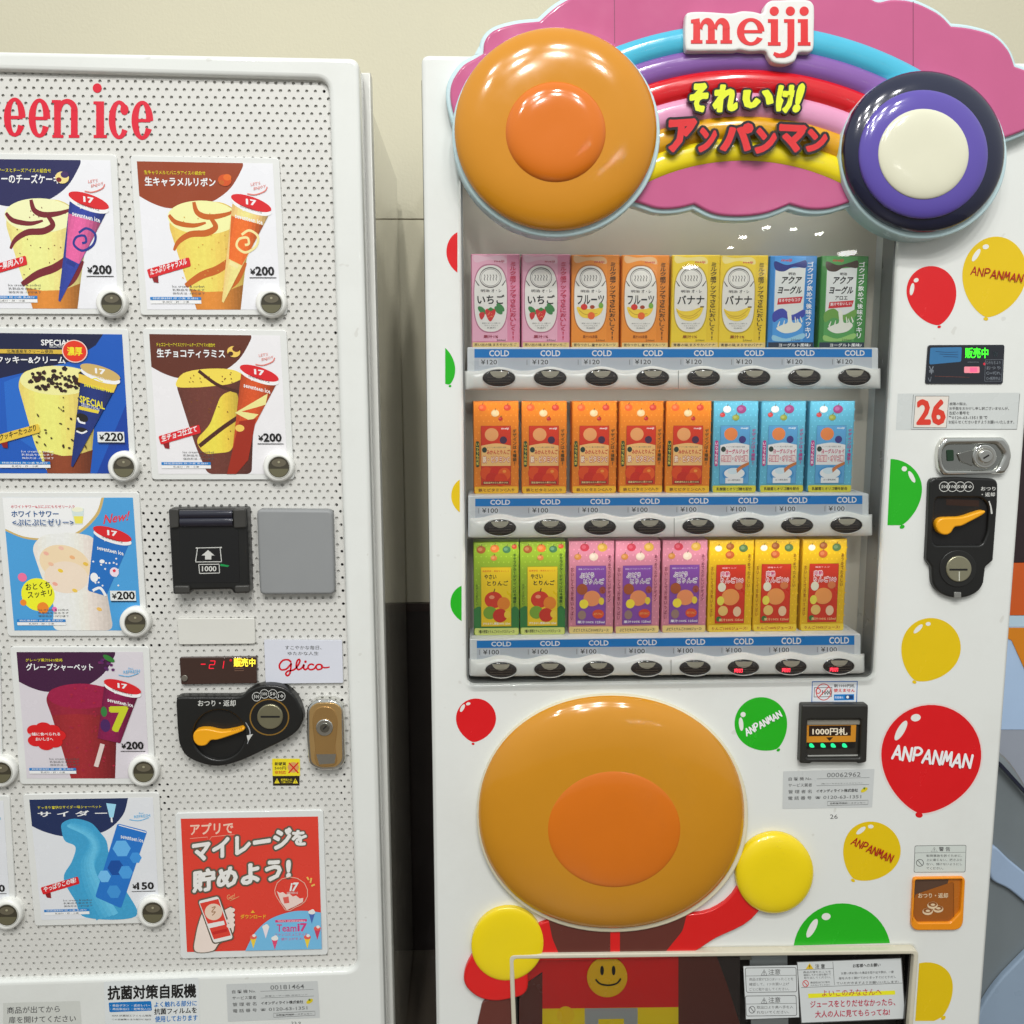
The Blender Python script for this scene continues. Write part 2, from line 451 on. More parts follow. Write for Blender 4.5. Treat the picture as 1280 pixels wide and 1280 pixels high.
def slab_n(x0, x1, yt, yb):
    mb.plate(box(x0+8, yt, x0+38, yb), RL, y=yl); mb.plate(box(x0, yb-13, x0+50, yb), RL, y=yl-.0001); mb.plate(box(x0-2, yt, x0+20, yt+13), RL, y=yl-.0001)
    mb.plate(box(x1-38, yt+40, x1-8, yb), RL, y=yl); mb.plate(box(x1-48, yb-13, x1, yb), RL, y=yl-.0001)
    o = ell((x0+x1)/2+6, yt+45, (x1-x0)/2-14, 50, 20, a0=180, a1=360); i = ell((x0+x1)/2+3, yt+50, 22, 34, 20, a0=180, a1=360)
    mb.plate(o+i[::-1], RL, y=yl-.0002)
slab_n(232, 353, 302, 470)
mb.plate(box(427, 308, 462, 470), RL, y=yl); mb.plate(box(416, 457, 475, 471), RL, y=yl-.0001); mb.plate(box(415, 308, 440, 321), RL, y=yl-.0001)
mb.plate(ell(432, 249, 20, 21), RL, y=yl-.0001)
mb.build('brand_lettering', LM)

# ---------------------------------------------------------------- product cards
STRK = {'A': [[(0, 1), (.5, 0), (1, 1)], [(.2, .66), (.84, .66)]], 'N': [[(.05, 1), (.05, 0), (.95, 1), (.95, 0)]],
        'P': [[(.08, 1), (.08, .02)], [(.08, .04), (.6, .0), (.95, .24), (.65, .52), (.1, .56)]], 'M': [[(0, 1), (.16, 0), (.5, .7), (.84, 0), (1, 1)]]}
def hand(mb, t, q, m, wd):
    """hand lettered word filling the quad q, one stroke sheet above the other"""
    n = len(t); z0 = mb.z
    for i, c in enumerate(t):
        for k, st in enumerate(STRK[c]):
            pts = []
            for (u, v) in st:
                uu = (i+.09+.80*u)/n; vv = v+.05*math.sin(i*2.3)
                X = (q[0][0]*(1-uu)+q[1][0]*uu)*(1-vv)+(q[3][0]*(1-uu)+q[2][0]*uu)*vv
                Z = (q[0][1]*(1-uu)+q[1][1]*uu)*(1-vv)+(q[3][1]*(1-uu)+q[2][1]*uu)*vv
                pts.append((X, Z))
            if c == 'P' and k: pts = catmull(pts, 4)
            for j in range(len(pts)-1):
                mb.z -= .00001; mb.stroke([pts[j], pts[j+1]], wd, m, smooth=False)
                mb.z -= .000004; mb.plate(ell(*pts[j], wd/2, wd/2, 8), m)
            mb.z -= .000004; mb.plate(ell(*pts[-1], wd/2, wd/2, 8), m)
def cyl(b, poly, rgb, n=16, lo=.70, hi=1.06, ang=0, light=.36):
    """printed picture of a round cup: bands of colour across its width"""
    ca, sa = math.cos(ang), math.sin(ang)
    us = [p[0]*ca+p[1]*sa for p in poly]; u0, u1 = min(us), max(us); b.z -= .000016; y = b.z
    for k in range(n):
        a, c = u0+(u1-u0)*k/n, u0+(u1-u0)*(k+1)/n
        pl = clip(clip(poly, ca, sa, a), -ca, -sa, -c)
        if len(pl) < 3 or abs(area(pl)) < 1e-7: continue
        t = (k+.5)/n; f = lo+(hi-lo)*max(0, math.cos((t-light)*math.pi*.8))
        b.plate(pl, M(tuple(max(0, min(245, int(x*f))) for x in rgb), .25, coat=.35, kind='food'), y=y)
def quadmap(q, Y):
    def f(u, v):
        x = (q[0][0]*(1-u)+q[1][0]*u)*(1-v)+(q[3][0]*(1-u)+q[2][0]*u)*v
        y = (q[0][1]*(1-u)+q[1][1]*u)*(1-v)+(q[3][1]*(1-u)+q[2][1]*u)*v
        return at(x, y, Y)
    return f
GL = dict(rough=.18, coat=.5)
def P(*rgb): return M(tuple(rgb), .25, coat=.35)
CREAM = P(240, 226, 150); WHT = P(232, 232, 230); YEL = P(236, 214, 40)
PRED = P(205, 32, 38)
def card(q, kind, title, sub, cols, price, banner, label, titlebox=(.05, .105, .57, .165), subbox=(.05, .06, .5, .088)):
    cx = sum(p[0] for p in q)/4; cy = sum(p[1] for p in q)/4
    out = [(p[0]+(8 if p[0] > cx else -8), p[1]+(7 if p[1] > cy else -7)) for p in q]
    h = MB(.0085); h.plate(rnd(out, 5), M((224, 225, 222), .2, k=1, coat=.4), y=.0072, th=.0036, bev=.001)
    ho = h.build('card_holder', LM)
    Y = .0068; b = MB(Y, quadmap(q, Y)); b.z = Y
    bgc = cols['bg']; b.plate(box(0, 0, 1, 1), bgc, y=Y, th=.0003)
    def top(m, pts=None):
        b.plate(catmull(pts or [(0, .235), (.1, .285), (.22, .315), (.4, .305), (.55, .26), (.68, .17), (.77, .04), (.78, 0)], 6)+[(0, 0)], m)
    if kind == 'cone':
        top(cols['top'])
        body = [(.2, .42), (.25, .33), (.42, .26), (.62, .27), (.76, .35), (.8, .5), (.74, .78), (.7, 1), (.37, 1), (.3, .78)]
        cyl(b, rnd(body, .05), cols['brgb'])
        b.plate(ell(.46, .375, .26, .115), cols['cream'])
        cyl(b, [(.33, .86), (.45, .88), (.6, .875), (.73, .83), (.7, 1), (.37, 1)], (202, 126, 48))
        for pts, wd in (([(.21, .36), (.26, .41), (.38, .43), (.48, .41)], .035), ([(.40, .27), (.42, .34), (.49, .37), (.6, .36), (.7, .33)], .04),
                        ([(.52, .38), (.55, .44), (.48, .48), (.36, .49), (.27, .54), (.23, .60)], .045), ([(.30, .84), (.42, .77), (.56, .72), (.70, .62), (.77, .5)], .055), ([(.58, .87), (.68, .8), (.76, .68)], .045)):
            b.stroke(pts, lambda t, w=wd*.62: w*(.4+1.2*math.sin(math.pi*min(1, .15+t*.8))), cols['stripe'])
        for k in range(26): 
            u, v = random.uniform(.28, .7), random.uniform(.3, .84)
            b.plate(ell(u, v, .006, .004, 6, rot=random.uniform(0, 90)), cols['speck'])
    elif kind == 'tira':
        top(cols['top'])
        cyl(b, rnd([(.18, .36), (.28, .27), (.5, .24), (.68, .28), (.78, .4), (.72, 1), (.38, 1), (.3, .8)], .04), (100, 52, 42))
        b.plate(catmull([(.18, .37), (.24, .28), (.42, .245), (.62, .25), (.7, .3), (.6, .35), (.45, .37), (.3, .38)], 5, True), cols['cream'])
        cyl(b, rnd([(.52, .43), (.64, .39), (.66, .5), (.58, .84), (.36, .86), (.3, .76), (.42, .65)], .05), (228, 196, 70), lo=.8)
        b.stroke([(.36, .26), (.5, .36), (.66, .41)], .025, cols['stripe'])
        b.stroke([(.33, .80), (.5, .68), (.66, .58)], .03, cols['stripe'])
        for k in range(34):
            u, v = random.uniform(.25, .66), random.uniform(.27, .35) if k % 2 else random.uniform(.45, .82)
            b.plate(ell(u, v, .007, .004, 6, rot=random.uniform(0, 90)), cols['speck'])
    elif kind == 'special':
        b.plate([(.0, .30), (.3, .1), (.5, 0), (1, 0), (1, .5), (.75, 1), (0, 1)], P(24, 84, 176))
        b.plate([(.1, .35), (.5, .2), (.9, .3), (.8, .6), (.4, .9), (.1, .7)], P(34, 100, 190))
        b.plate([(0, 0), (.86, 0), (.8, .08), (.6, .2), (.3, .27), (0, .34)], P(24, 28, 62))
        cyl(b, rnd([(.2, .36), (.25, .27), (.45, .24), (.7, .25), (.8, .35), (.76, .6), (.7, 1), (.38, 1), (.3, .8)], .05), (232, 210, 110))
        b.plate(ell(.5, .335, .28, .105), cols['cream'])
        cyl(b, [(.35, .84), (.5, .875), (.6, .87), (.73, .83), (.7, 1), (.38, 1)], (130, 62, 34))
        for k in range(75):
            a = random.uniform(0, 6.28); r = random.uniform(0, 1)**.6
            u, v = .5+.22*r*math.cos(a), .33+.085*r*math.sin(a)
            s_ = random.uniform(.012, .026)
            b.plate([(u+s_*math.cos(t)*random.uniform(.6, 1.1), v+s_*.8*math.sin(t)*random.uniform(.6, 1.1)) for t in (0, 1.2, 2.4, 3.6, 4.9)], P(34+random.randint(0, 22), 24, 20))
        for k in range(26):
            u, v = random.uniform(.3, .72), random.uniform(.45, .82)
            b.plate(ell(u, v, random.uniform(.005, .016), random.uniform(.004, .01), 6, rot=random.uniform(0, 90)), P(60, 40, 24))
        b.text('SPECIAL', .4, .045, .62, .085, WHT, bold=.03); b.text('SELECTION', .46, .09, .57, .1, WHT)
        b.plate([(0, .115), (.74, .115), (.7, .145), (0, .145)], P(206, 172, 62)); b.text('北海道産生クリーム使用', .14, .118, .48, .142, INK, bold=.02)
        b.plate(ell(.645, .125, .095, .082), P(228, 200, 190)); b.plate(ell(.645, .125, .087, .075), P(214, 52, 28)); b.text('濃厚', .59, .095, .70, .155, YEL, bold=.03)
    elif kind == 'sour':
        b.plate(box(0, 0, 1, 1), P(70, 150, 206))
        for k in range(14):
            b.plate(ell(random.uniform(0, 1), random.choice([random.uniform(.5, .7), random.uniform(.85, 1)]), random.uniform(.03, .1), .03, 16), P(150+random.randint(0, 40), 196, 226)) if k < 0 else None
        b.plate(catmull([(0, .25), (.15, .31), (.35, .32), (.55, .28), (.72, .14), (.78, 0)], 6)+[(0, 0)], P(196, 168, 104))
        b.plate(catmull([(0, .235), (.15, .295), (.35, .305), (.54, .265), (.70, .13), (.76, 0)], 6)+[(0, 0)], P(228, 228, 226))
        cyl(b, rnd([(.19, .37), (.28, .28), (.5, .26), (.68, .29), (.72, .45), (.78, 1), (.3, 1), (.33, .8), (.25, .6)], .06), (230, 218, 208), lo=.84)
        b.plate(ell(.44, .5, .2, .14, rot=15), P(228, 204, 168)); b.plate(ell(.44, .6, .17, .12), P(226, 208, 188))
        for u, v, c in ((.4, .55, (226, 190, 60)), (.35, .65, (226, 160, 140)), (.5, .7, (226, 190, 80)), (.5, .45, (226, 170, 120)), (.3, .42, (230, 170, 150)), (.42, .38, (226, 180, 160)), (.6, .5, (220, 180, 70)), (.68, .84, (226, 180, 90)), (.33, .5, (228, 180, 150))):
            b.plate(ell(u, v, .022, .014, 10, rot=20), P(*c))
        for u, v, r, c in ((.17, .73, .13, (238, 226, 40)), (.06, .6, .035, (226, 110, 150)), (.2, .83, .045, (236, 130, 40)), (.05, .79, .025, (236, 130, 40)), (.29, .84, .02, (226, 110, 170))):
            b.plate(ell(.04+u, v, r, r*.95), P(*c))
        b.text('おとくち', .12, .65, .31, .70, INK, bold=.02, dy=-.02); b.text('スッキリ', .13, .71, .32, .76, INK, bold=.02, dy=-.02)
        b.text('New!', .76, .13, .95, .2, P(214, 60, 70), bold=.02, dy=-.03, dx=.02)
        b.plate([(.52, .08), (.62, .08), (.6, .2), (.54, .2)], P(200, 214, 210)); b.plate([(.535, .14), (.61, .14), (.6, .195), (.545, .195)], P(226, 214, 90)); b.plate(ell(.57, .09, .045, .018), P(226, 226, 200))
    elif kind == 'grape':
        top(cols['top'])
        cyl(b, rnd([(.2, .37), (.25, .29), (.5, .25), (.72, .28), (.78, .36), (.72, 1), (.36, 1), (.27, .6)], .05), (140, 32, 52))
        b.plate(ell(.49, .35, .27, .1), M((150, 26, 66), .25, coat=.35, kind='food'))
        cyl(b, [(.24, .5), (.45, .49), (.6, .5), (.755, .5), (.72, 1), (.36, 1)], (146, 38, 44))
        for k in range(40):
            b.plate(ell(random.uniform(.3, .72), random.uniform(.28, .95), .012, .006, 7, rot=random.uniform(0, 180)), P(160+random.randint(-12, 12), 34, 58))
        for u, v in ((.1, .62), (.17, .6), (.24, .62), (.28, .66), (.1, .7), (.18, .73), (.25, .71), (.13, .66), (.2, .66)): b.plate(ell(u, v, .065, .045), P(204, 26, 30))
        b.text('一緒に食べられる', .04, .635, .3, .66, WHT, bold=.02); b.text('おいしさへ', .1, .675, .24, .7, WHT, bold=.02)
        for k in range(12): b.plate(ell(.70+random.uniform(-.06, .06), .09+random.uniform(-.04, .05), .014, .012, 8), P(90+random.randint(-20, 20), 34, 90))
        b.plate(ell(.73, .05, .05, .02, rot=30), P(50, 120, 50))
    elif kind == 'cider':
        top(cols['top'], [(0, .22), (.1, .27), (.25, .31), (.45, .31), (.62, .26), (.75, .14), (.8, 0)])
        b.plate(catmull([(.24, .27), (.25, .2), (.35, .165), (.48, .2), (.55, .28), (.6, .36), (.62, .5), (.72, .75), (.8, .99), (.38, .99), (.3, .85), (.22, .66), (.3, .52), (.34, .4), (.26, .35)], 6, True), M((60, 152, 196), .25, coat=.35, kind='food'))
        for k in range(5): b.stroke([(.32-.008*k, .22), (.45, .27+.01*k), (.5, .4), (.42+.01*k, .55), (.44+.02*k, .75), (.55+.02*k, .97)], lambda t, k=k: (.13-.024*k)*(.5+t), M((60+9*k, 154+7*k, 198+5*k), .25, coat=.35, kind='food'))
        b.plate([(.62, .04), (.7, .05), (.67, .16), (.64, .16)], P(150, 204, 230)); b.plate(box(.648, .16, .662, .2), WHT)
    # title
    tcol = cols.get('title', WHT)
    b.text(title, *titlebox, tcol, bold=.03); b.text(sub, *subbox, cols.get('sub', YEL), bold=.015, res=1)
    # packet
    pc = cols['pack']
    if kind == 'cider':
        q_ = [(.70, .21), (.94, .28), (.68, .92), (.47, .82)]
        b.plate(rnd(q_, .02), pc[0])
        for u, v, r, c in ((.72, .42, .075, (96, 170, 224)), (.83, .5, .05, (60, 140, 210)), (.66, .58, .07, (20, 74, 150)), (.56, .65, .055, (110, 180, 228)), (.74, .62, .06, (70, 150, 214)), (.63, .78, .06, (60, 140, 206))):
            b.plate(ell(u, v, r, r, 6), P(*c))
        b.text('seventeen ice', .72, .30, .9, .335, WHT, bold=.02, dy=.04, res=1)
        b.stroke([(.71, .225), (.93, .29)], .008, WHT)
    else:
        short = kind in ('grape', 'sour'); pcr = cols['prgb']; pcr2 = cols.get('prgb2')
        if kind == 'grape': tip = [(.86, .22+.2), (.66, .72), (.56, .70), (.57, .68)]
        body = [(.685, .28), (.955, .345), (.575, .955), (.563, .945)] if not short else ([(.685, .26), (.955, .335), (.8, .76), (.62, .70)] if kind == 'sour' else [(.685, .24), (.955, .32), (.78, .72), (.6, .68)])
        if kind == 'sour': b.plate(rnd([(.685, .26), (.955, .335), (.74, .74), (.6, .70)], .02), pc[0])
        else: cyl(b, body, pcr, n=12, lo=.6, hi=1.12, ang=.25, light=.4)
        if kind == 'cone':
            cyl(b, [(.672, .36), (.905, .425), (.73, .70), (.635, .655)], pcr2, n=9, lo=.65, hi=1.1, ang=.25)
            b.stroke([(.74, .49), (.80, .46), (.86, .50), (.84, .57), (.76, .61), (.70, .57), (.72, .52), (.78, .51), (.79, .55), (.76, .56)], .017, pc[2])
            b.stroke([(.64, .68), (.70, .71)], .03, pc[2])
        elif kind == 'tira':
            b.plate([(.62, .56), (.88, .42), (.86, .50), (.67, .55), (.8, .57), (.74, .62)], P(222, 214, 140))
            b.plate([(.65, .62), (.78, .6), (.70, .9), (.60, 1), (.53, 1)], pc[1])
            b.plate(ell(.65, .67, .035, .025), P(226, 190, 90))
        elif kind == 'special':
            b.plate([(.665, .285), (.945, .36), (.915, .42), (.655, .345)], P(218, 186, 70))
            b.text('SPECIAL', .66, .44, .84, .49, YEL, bold=.03, dy=.05, res=1); b.text('SELECTION', .67, .49, .8, .515, WHT, dy=.04, res=1)
            b.plate([(.65, .515), (.80, .55), (.79, .57), (.645, .54)], P(218, 196, 60))
            b.plate(ell(.67, .60, .045, .03, rot=20), P(30, 26, 26)); b.stroke([(.635, .6), (.65, .63), (.69, .64)], .014, WHT)
            b.plate(ell(.66, .69, .045, .02, rot=10), P(30, 26, 26)); b.stroke([(.62, .695), (.66, .71), (.70, .695)], .012, WHT)
        elif kind == 'sour':
            for k in range(18): b.plate(ell(random.uniform(.66, .85), random.uniform(.45, .7), .008, .007, 7), WHT)
            b.plate(ell(.66, .6, .03, .035), WHT); b.plate(ell(.82, .56, .035, .035), P(226, 210, 220)); b.plate(ell(.82, .55, .012, .012), P(214, 50, 70)); b.plate(ell(.73, .48, .02, .015), WHT)
            b.stroke([(.64, .7), (.7, .68), (.74, .74)], .02, WHT)
        elif kind == 'grape':
            b.text('7', .72, .44, .85, .62, P(190, 196, 40), bold=.06, res=1)
            b.plate(ell(.665, .47, .025, .04), P(50, 120, 60)); b.plate(ell(.67, .58, .04, .05), P(70, 34, 90))
            b.plate([(.62, .72), (.655, .73), (.59, .91), (.555, .90)], P(214, 196, 190))
        # lid
        lc = cols.get('lid', PRED)
        b.plate(ell(.825, .255+.045, .15, .042, rot=17), WHT)
        b.plate(ell(.825, .238+.035, .152, .044, rot=17), lc)
        b.text('17', .79, .245, .86, .28, WHT, bold=.05, dy=.01, res=1); b.text('SEVENTEEN ICE', .74, .285, .90, .30, WHT if kind == 'special' else INK, dy=.045, res=1)
        b.text('seventeen ice', .70, .345 if not short else .36, .90, .375 if not short else .39, cols.get('ptext', WHT), bold=.03, dy=.045, res=1)
        b.stroke([(.76, .325), (.79, .318), (.82, .335), (.84, .34)], .007, cols.get('ptext', WHT))
    # lower left notes
    tcl = WHT if kind == 'special' else GREYT
    for k in range(3):
        b.text(('Ice cream & sorbet', '乳製品を含みます', '保存方法 -18℃以下')[k], .2, .835+.024*k, .44, .85+.024*k, tcl, bold=0, res=1)
    b.plate(box(.03, .915, .41, .935), P(30, 120, 190)); b.plate(box(.03, .937, .41, .96), WHT); b.text('特定原材料 卵 小麦 乳成分', .05, .918, .39, .931, WHT, bold=.01, res=1); b.text('乳成分・卵・小麦', .12, .942, .32, .956, INK, bold=.01, res=1)
    if banner:
        bc = P(218, 184, 62) if kind == 'special' else PRED
        b.plate([(.05, .775), (.1, .765), (.1, .82), (.065, .815)], M((130, 20, 24), .4))
        b.plate(rnd([(.02, .73), (.34, .645), (.35, .705), (.035, .79)], .012), bc)
        b.text(banner, .045, .725, .32, .77, INK if kind == 'special' else WHT, bold=.03, dy=-.075, res=2)
    if kind in ('cone', 'tira'):
        b.stroke([(.80, .21), (.86, .215), (.93, .19), (.95, .16)], .008, P(214, 120, 110)); b.text("LET'S", .83, .135, .9, .155, P(214, 120, 110), bold=.0, dy=-.01, res=1); b.text('ENJOY', .85, .165, .94, .19, P(214, 120, 110), bold=.01, dy=-.02, res=1)
        b.plate(ell(.64, .12, .05, .04), cols['deco']); b.plate(ell(.66, .10, .03, .022), cols['deco2']); b.plate(ell(.615, .135, .02, .016), cols['stripe'])
    if kind in ('grape', 'cider'):
        b.text('for', .88, .12, .92, .135, P(90, 170, 214), bold=.01, res=1); b.text('REFRESH', .84, .145, .97, .17, P(90, 170, 214), bold=.01, dy=-.01, res=1); b.stroke([(.80, .18), (.88, .19), (.96, .165)], .006, P(90, 170, 214))
    # price
    if kind in ('special', 'sour'): b.plate(box(.775, .70, .975, .775), P(216, 218, 216))
    b.text('¥', .79, .722, .825, .76, INK, bold=.03, res=1); b.text(price, .83, .708, .965, .765, INK, bold=.04); b.stroke([(.78, .782), (.98, .782)], .005, INK, smooth=False)
    b.build('product_card', ho, label=label)
cone1 = dict(brgb=(230, 214, 132), bg=P(222, 222, 226), top=P(36, 36, 82), body=P(226, 208, 120), cream=P(236, 228, 176), base=P(202, 140, 60), stripe=P(112, 30, 40), speck=P(110, 60, 40), prgb=(40, 56, 136), prgb2=(200, 88, 140), pack=(P(34, 50, 130), P(196, 84, 136), P(34, 50, 130)), deco=P(226, 206, 130), deco2=P(60, 40, 90))
cone2 = dict(brgb=(230, 196, 92), bg=P(222, 222, 226), top=P(142, 60, 28), body=P(226, 190, 80), cream=P(240, 226, 160), base=P(198, 112, 36), stripe=P(186, 92, 28), speck=P(200, 150, 60), prgb=(230, 190, 120), prgb2=(212, 98, 34), pack=(P(226, 184, 110), P(206, 92, 30), P(240, 214, 150)), deco=P(196, 76, 24), deco2=P(214, 100, 30))
card([(-32, 198.5), (138, 200.5), (148, 386), (-22, 385.5)], 'cone', 'ベリーのチーズケーキ', 'ブルーベリーソースとチーズアイスの組合せ', cone1, '200', 'ベリー果肉入り', 'picture card of a berry cheesecake ice cream cone', (.08, .1, .62, .16), (.0, .06, .56, .088))
card([(171, 201.5), (341, 204.5), (351, 387), (184, 387)], 'cone', '生キャラメルリボン', '生キャラメルとバニラアイスの組合せ', cone2, '200', 'たっぷりキャラメル', 'picture card of a caramel ribbon ice cream cone')
card([(-16, 416), (152.5, 418), (163, 592), (-4, 591.5)], 'special', 'クッキー&クリーム', '  ', dict(bg=P(20, 60, 150), body=P(226, 200, 90), cream=P(232, 222, 150), stripe=P(40, 30, 30), top=P(20, 30, 60), prgb=(28, 44, 104), pack=(P(24, 40, 96),), lid=P(196, 166, 100), ptext=YEL), '220', 'クッキーたっぷり', 'blue picture card of a cookie and cream cone', (.06, .165, .57, .215), (.9, .99, .91, .995))
card([(186.5, 417.5), (350, 419.5), (360, 592.5), (198, 592.5)], 'tira', '生チョコティラミス', 'チョココーヒーアイスとクリームチーズアイスの組合せ', dict(bg=P(222, 220, 222), top=P(92, 44, 30), body=P(84, 40, 34), cream=P(230, 204, 80), stripe=P(70, 34, 26), speck=P(120, 70, 30), prgb=(184, 72, 30), pack=(P(176, 66, 26), P(150, 40, 20)), deco=P(226, 190, 90), deco2=P(90, 40, 24)), '200', '生チョコ仕立て', 'picture card of a chocolate tiramisu ice cream')
card([(3, 622), (166, 622), (177, 788), (18, 788)], 'sour', 'ホワイトサワー', 'ホワイトサワー&ぷにぷにもちゼリー入り', dict(bg=P(70, 150, 206), title=P(50, 90, 140), sub=P(200, 60, 80), prgb=(34, 110, 190), pack=(P(30, 104, 180),)), '200', None, 'light blue picture card of a white sour jelly sherbet', (.06, .1, .42, .145), (.06, .055, .55, .08))
card([(20.6, 815), (178.5, 815), (187, 973), (33.5, 973)], 'grape', 'グレープシャーベット', 'グレープ果汁56%使用', dict(bg=P(206, 200, 206), top=P(62, 24, 58), body=P(128, 20, 46), prgb=(118, 22, 66), pack=(P(112, 18, 60),)), '200', None, 'picture card of a dark red grape sherbet', (.07, .09, .6, .145), (.07, .05, .36, .075))
card([(36.5, 999.5), (191, 997), (199.5, 1146), (52, 1150)], 'cider', 'サ イ ダ ー', 'すっきり爽快なサイダー味シャーベット', dict(bg=P(214, 216, 220), top=P(30, 44, 84), body=P(56, 152, 200), pack=(P(34, 110, 190),)), '150', 'やっぱりこの味!', 'picture card of a blue cider ice bar', (.06, .1, .62, .145), (.06, .055, .58, .08))
card([(-152, 1004), (4, 1001), (13.5, 1149), (-132, 1152)], 'cider', 'ソーダ', 'シャーベット', dict(bg=P(214, 216, 220), top=P(30, 44, 84), body=P(206, 180, 160), pack=(P(150, 60, 60),)), '150', None, None, (.06, .1, .3, .145), (.06, .055, .3, .08))
card([(-170, 818), (-8, 817), (2-6, 975), (-150, 976)], 'grape', 'グレープ', 'シャーベット', dict(bg=P(206, 200, 206), top=P(62, 24, 58), body=P(190, 120, 60), prgb=(118, 22, 66), pack=(P(112, 18, 60),)), '200', None, None, (.07, .09, .4, .145), (.07, .05, .3, .075))
# second title line of the sour card
Y = .0040; b = MB(Y, quadmap([(3, 622), (166, 622), (177, 788), (18, 788)], Y)); b.text('<ぷにぷにゼリー>', .06, .16, .53, .21, P(50, 90, 140), bold=.02)
b.build('card_title', LM)

# push buttons
OLIVE = M((112, 108, 84), .12, metal=.35, coat=.5); OLV2 = M((60, 56, 44), .1, coat=.5)
for (cx, cy) in ((139, 378), (338.6, 378), (154, 583), (348, 583), (168.5, 777.5), (179, 964), (190.5, 1140), (0.5, 965), (8, 1143)):
    mb = MB(0); mb.plate(ell(cx, cy, 19.5, 19.5, 40), PLW, y=-.004, th=.016, bev=.006, seg=5)
    bo = mb.build('push_button', LM)
    mb = MB(-.004); mb.plate(ell(cx+.6, cy+1, 14.6, 14.6, 40), M((190, 190, 182), .2, k=1), y=-.0046, th=.002, bev=.0015, holes=[ell(cx+.6, cy+1, 12.8, 12.8, 40)])
    mb.plate(ell(cx+.6, cy+1, 13, 13, 36), OLV2, y=-.0042)
    mb.plate(clip(ell(cx+.6, cy+1, 12.3, 12.3, 36), 0, 1, cy+3), OLIVE, y=-.0044)
    mb.plate(ell(cx+.6, cy-4.5, 9, 5, 26), M((96, 90, 74), .12, coat=.5), y=-.00435)
    mb.plate(ell(cx+.6, cy-5.5, 1.6, 1.4, 10), M((150, 146, 120), .3), y=-.0048)  # small glint painted on the lens
    mb.build('button_lens', bo)

# banknote unit
mb = MB(-.01)
A = lambda x, y: (160+x/3.2, 400+y/3.2)
mb.mp = lambda a, b: at(*A(a, b), -.01)
DK = M((26, 26, 25), .32, k=1); DK2 = M((58, 57, 54), .4, k=1)
mb.plate(rnd([(165, 754), (478, 752), (490, 1090), (425, 1092), (418, 1075), (258, 1078), (250, 1094), (184, 1095)], 10), DK, y=-.016, th=.028, bev=.004, seg=4)
mb.build('banknote_slot', LM)
bn = bpy.context.scene.objects['banknote_slot']
mb = MB(-.018); mb.mp = lambda a, b: at(*A(a, b), -.018)
for q_, r_ in (([(167, 754), (204, 754), (206, 830), (170, 832)], 9), ([(421, 756), (470, 754), (474, 830), (424, 832)], 9), ([(186, 1062), (246, 1062), (250, 1092), (188, 1094)], 8), ([(427, 1062), (486, 1060), (488, 1088), (430, 1090)], 8)):
    mb = MB(-.018); mb.mp = lambda a, b: at(*A(a, b), -.018)
    mb.plate(rnd(q_, r_), DK2, y=-.021, th=.006, bev=.002); mb.build('corner_cap', bn)
mb = MB(-.018); mb.mp = lambda a, b: at(*A(a, b), -.018)
mi = mb.mat(M((24, 24, 40), .08, coat=1, k=1))
(xa, za), (xb, zb_) = mb.mp(207, 762), mb.mp(421, 826)
for rc, rr in ((.25, .26), (.72, .30)):
    zc = za+(zb_-za)*rc; R_ = (za-zb_)*rr
    b0 = len(mb.v)
    for k in range(17):
        a = math.pi*k/16
        for x in (xa, xb): mb.v.append((x, -.0165-R_*math.sin(a)*.8, zc+R_*math.cos(a)))
    for k in range(16): mb.face((b0+2*k, b0+2*k+1, b0+2*k+3, b0+2*k+2), mi)
mb.build('roller', bn)
mb = MB(-.0175); mb.mp = lambda a, b: at(*A(a, b), -.0175)
mb.plate(rnd([(204, 838), (440, 838), (446, 1050), (210, 1052)], 6), BLK2, y=-.0168, th=.001)
ICO = M((205, 205, 200), .4, k=1)
for a, b_ in (((278, 912), (368, 910)), ((278, 912), (270, 966)), ((270, 968), (374, 967)), ((368, 910), (374, 967)), ((283, 978), (364, 977)), ((364, 977), (366, 1012)), ((366, 1012), (286, 1014)), ((286, 1014), (283, 978))):
    mb.stroke([a, b_], 3.2, ICO, y=-.0172, smooth=False)
mb.stroke([(271, 912), (278, 912)], 5, ICO, y=-.0173, smooth=False); mb.stroke([(368, 910), (375, 910)], 5, ICO, y=-.0173, smooth=False)
mb.plate([(320, 920), (346, 942), (333, 942), (333, 958), (308, 958), (308, 942), (294, 942)], ICO, y=-.0172)
mb.text('1000', 296, 985, 353, 1005, ICO, y=-.0172, bold=.03)
mb.plate([(370, 975), (405, 982), (400, 988), (368, 984)], M((20, 120, 60), .3, emit=.35), y=-.0172)
mb.build('slot_face', bn)

# plain grey cover
mb = MB(0); mb.plate(rnd([(321.6, 636), (416, 637), (419, 742), (325.6, 742.5)], 7), M((140, 142, 143), .55, k=1), y=-.006, th=.016, bev=.004, seg=4)
mb.build('cover_plate', LM)
mb = MB(.006); mb.plate(rnd([(221, 773), (318, 773), (319, 805), (223, 806)], 3), M((216, 215, 208), .35, k=1), y=.0065, th=.004, bev=.001)
mb.build('blank_label_holder', LM)
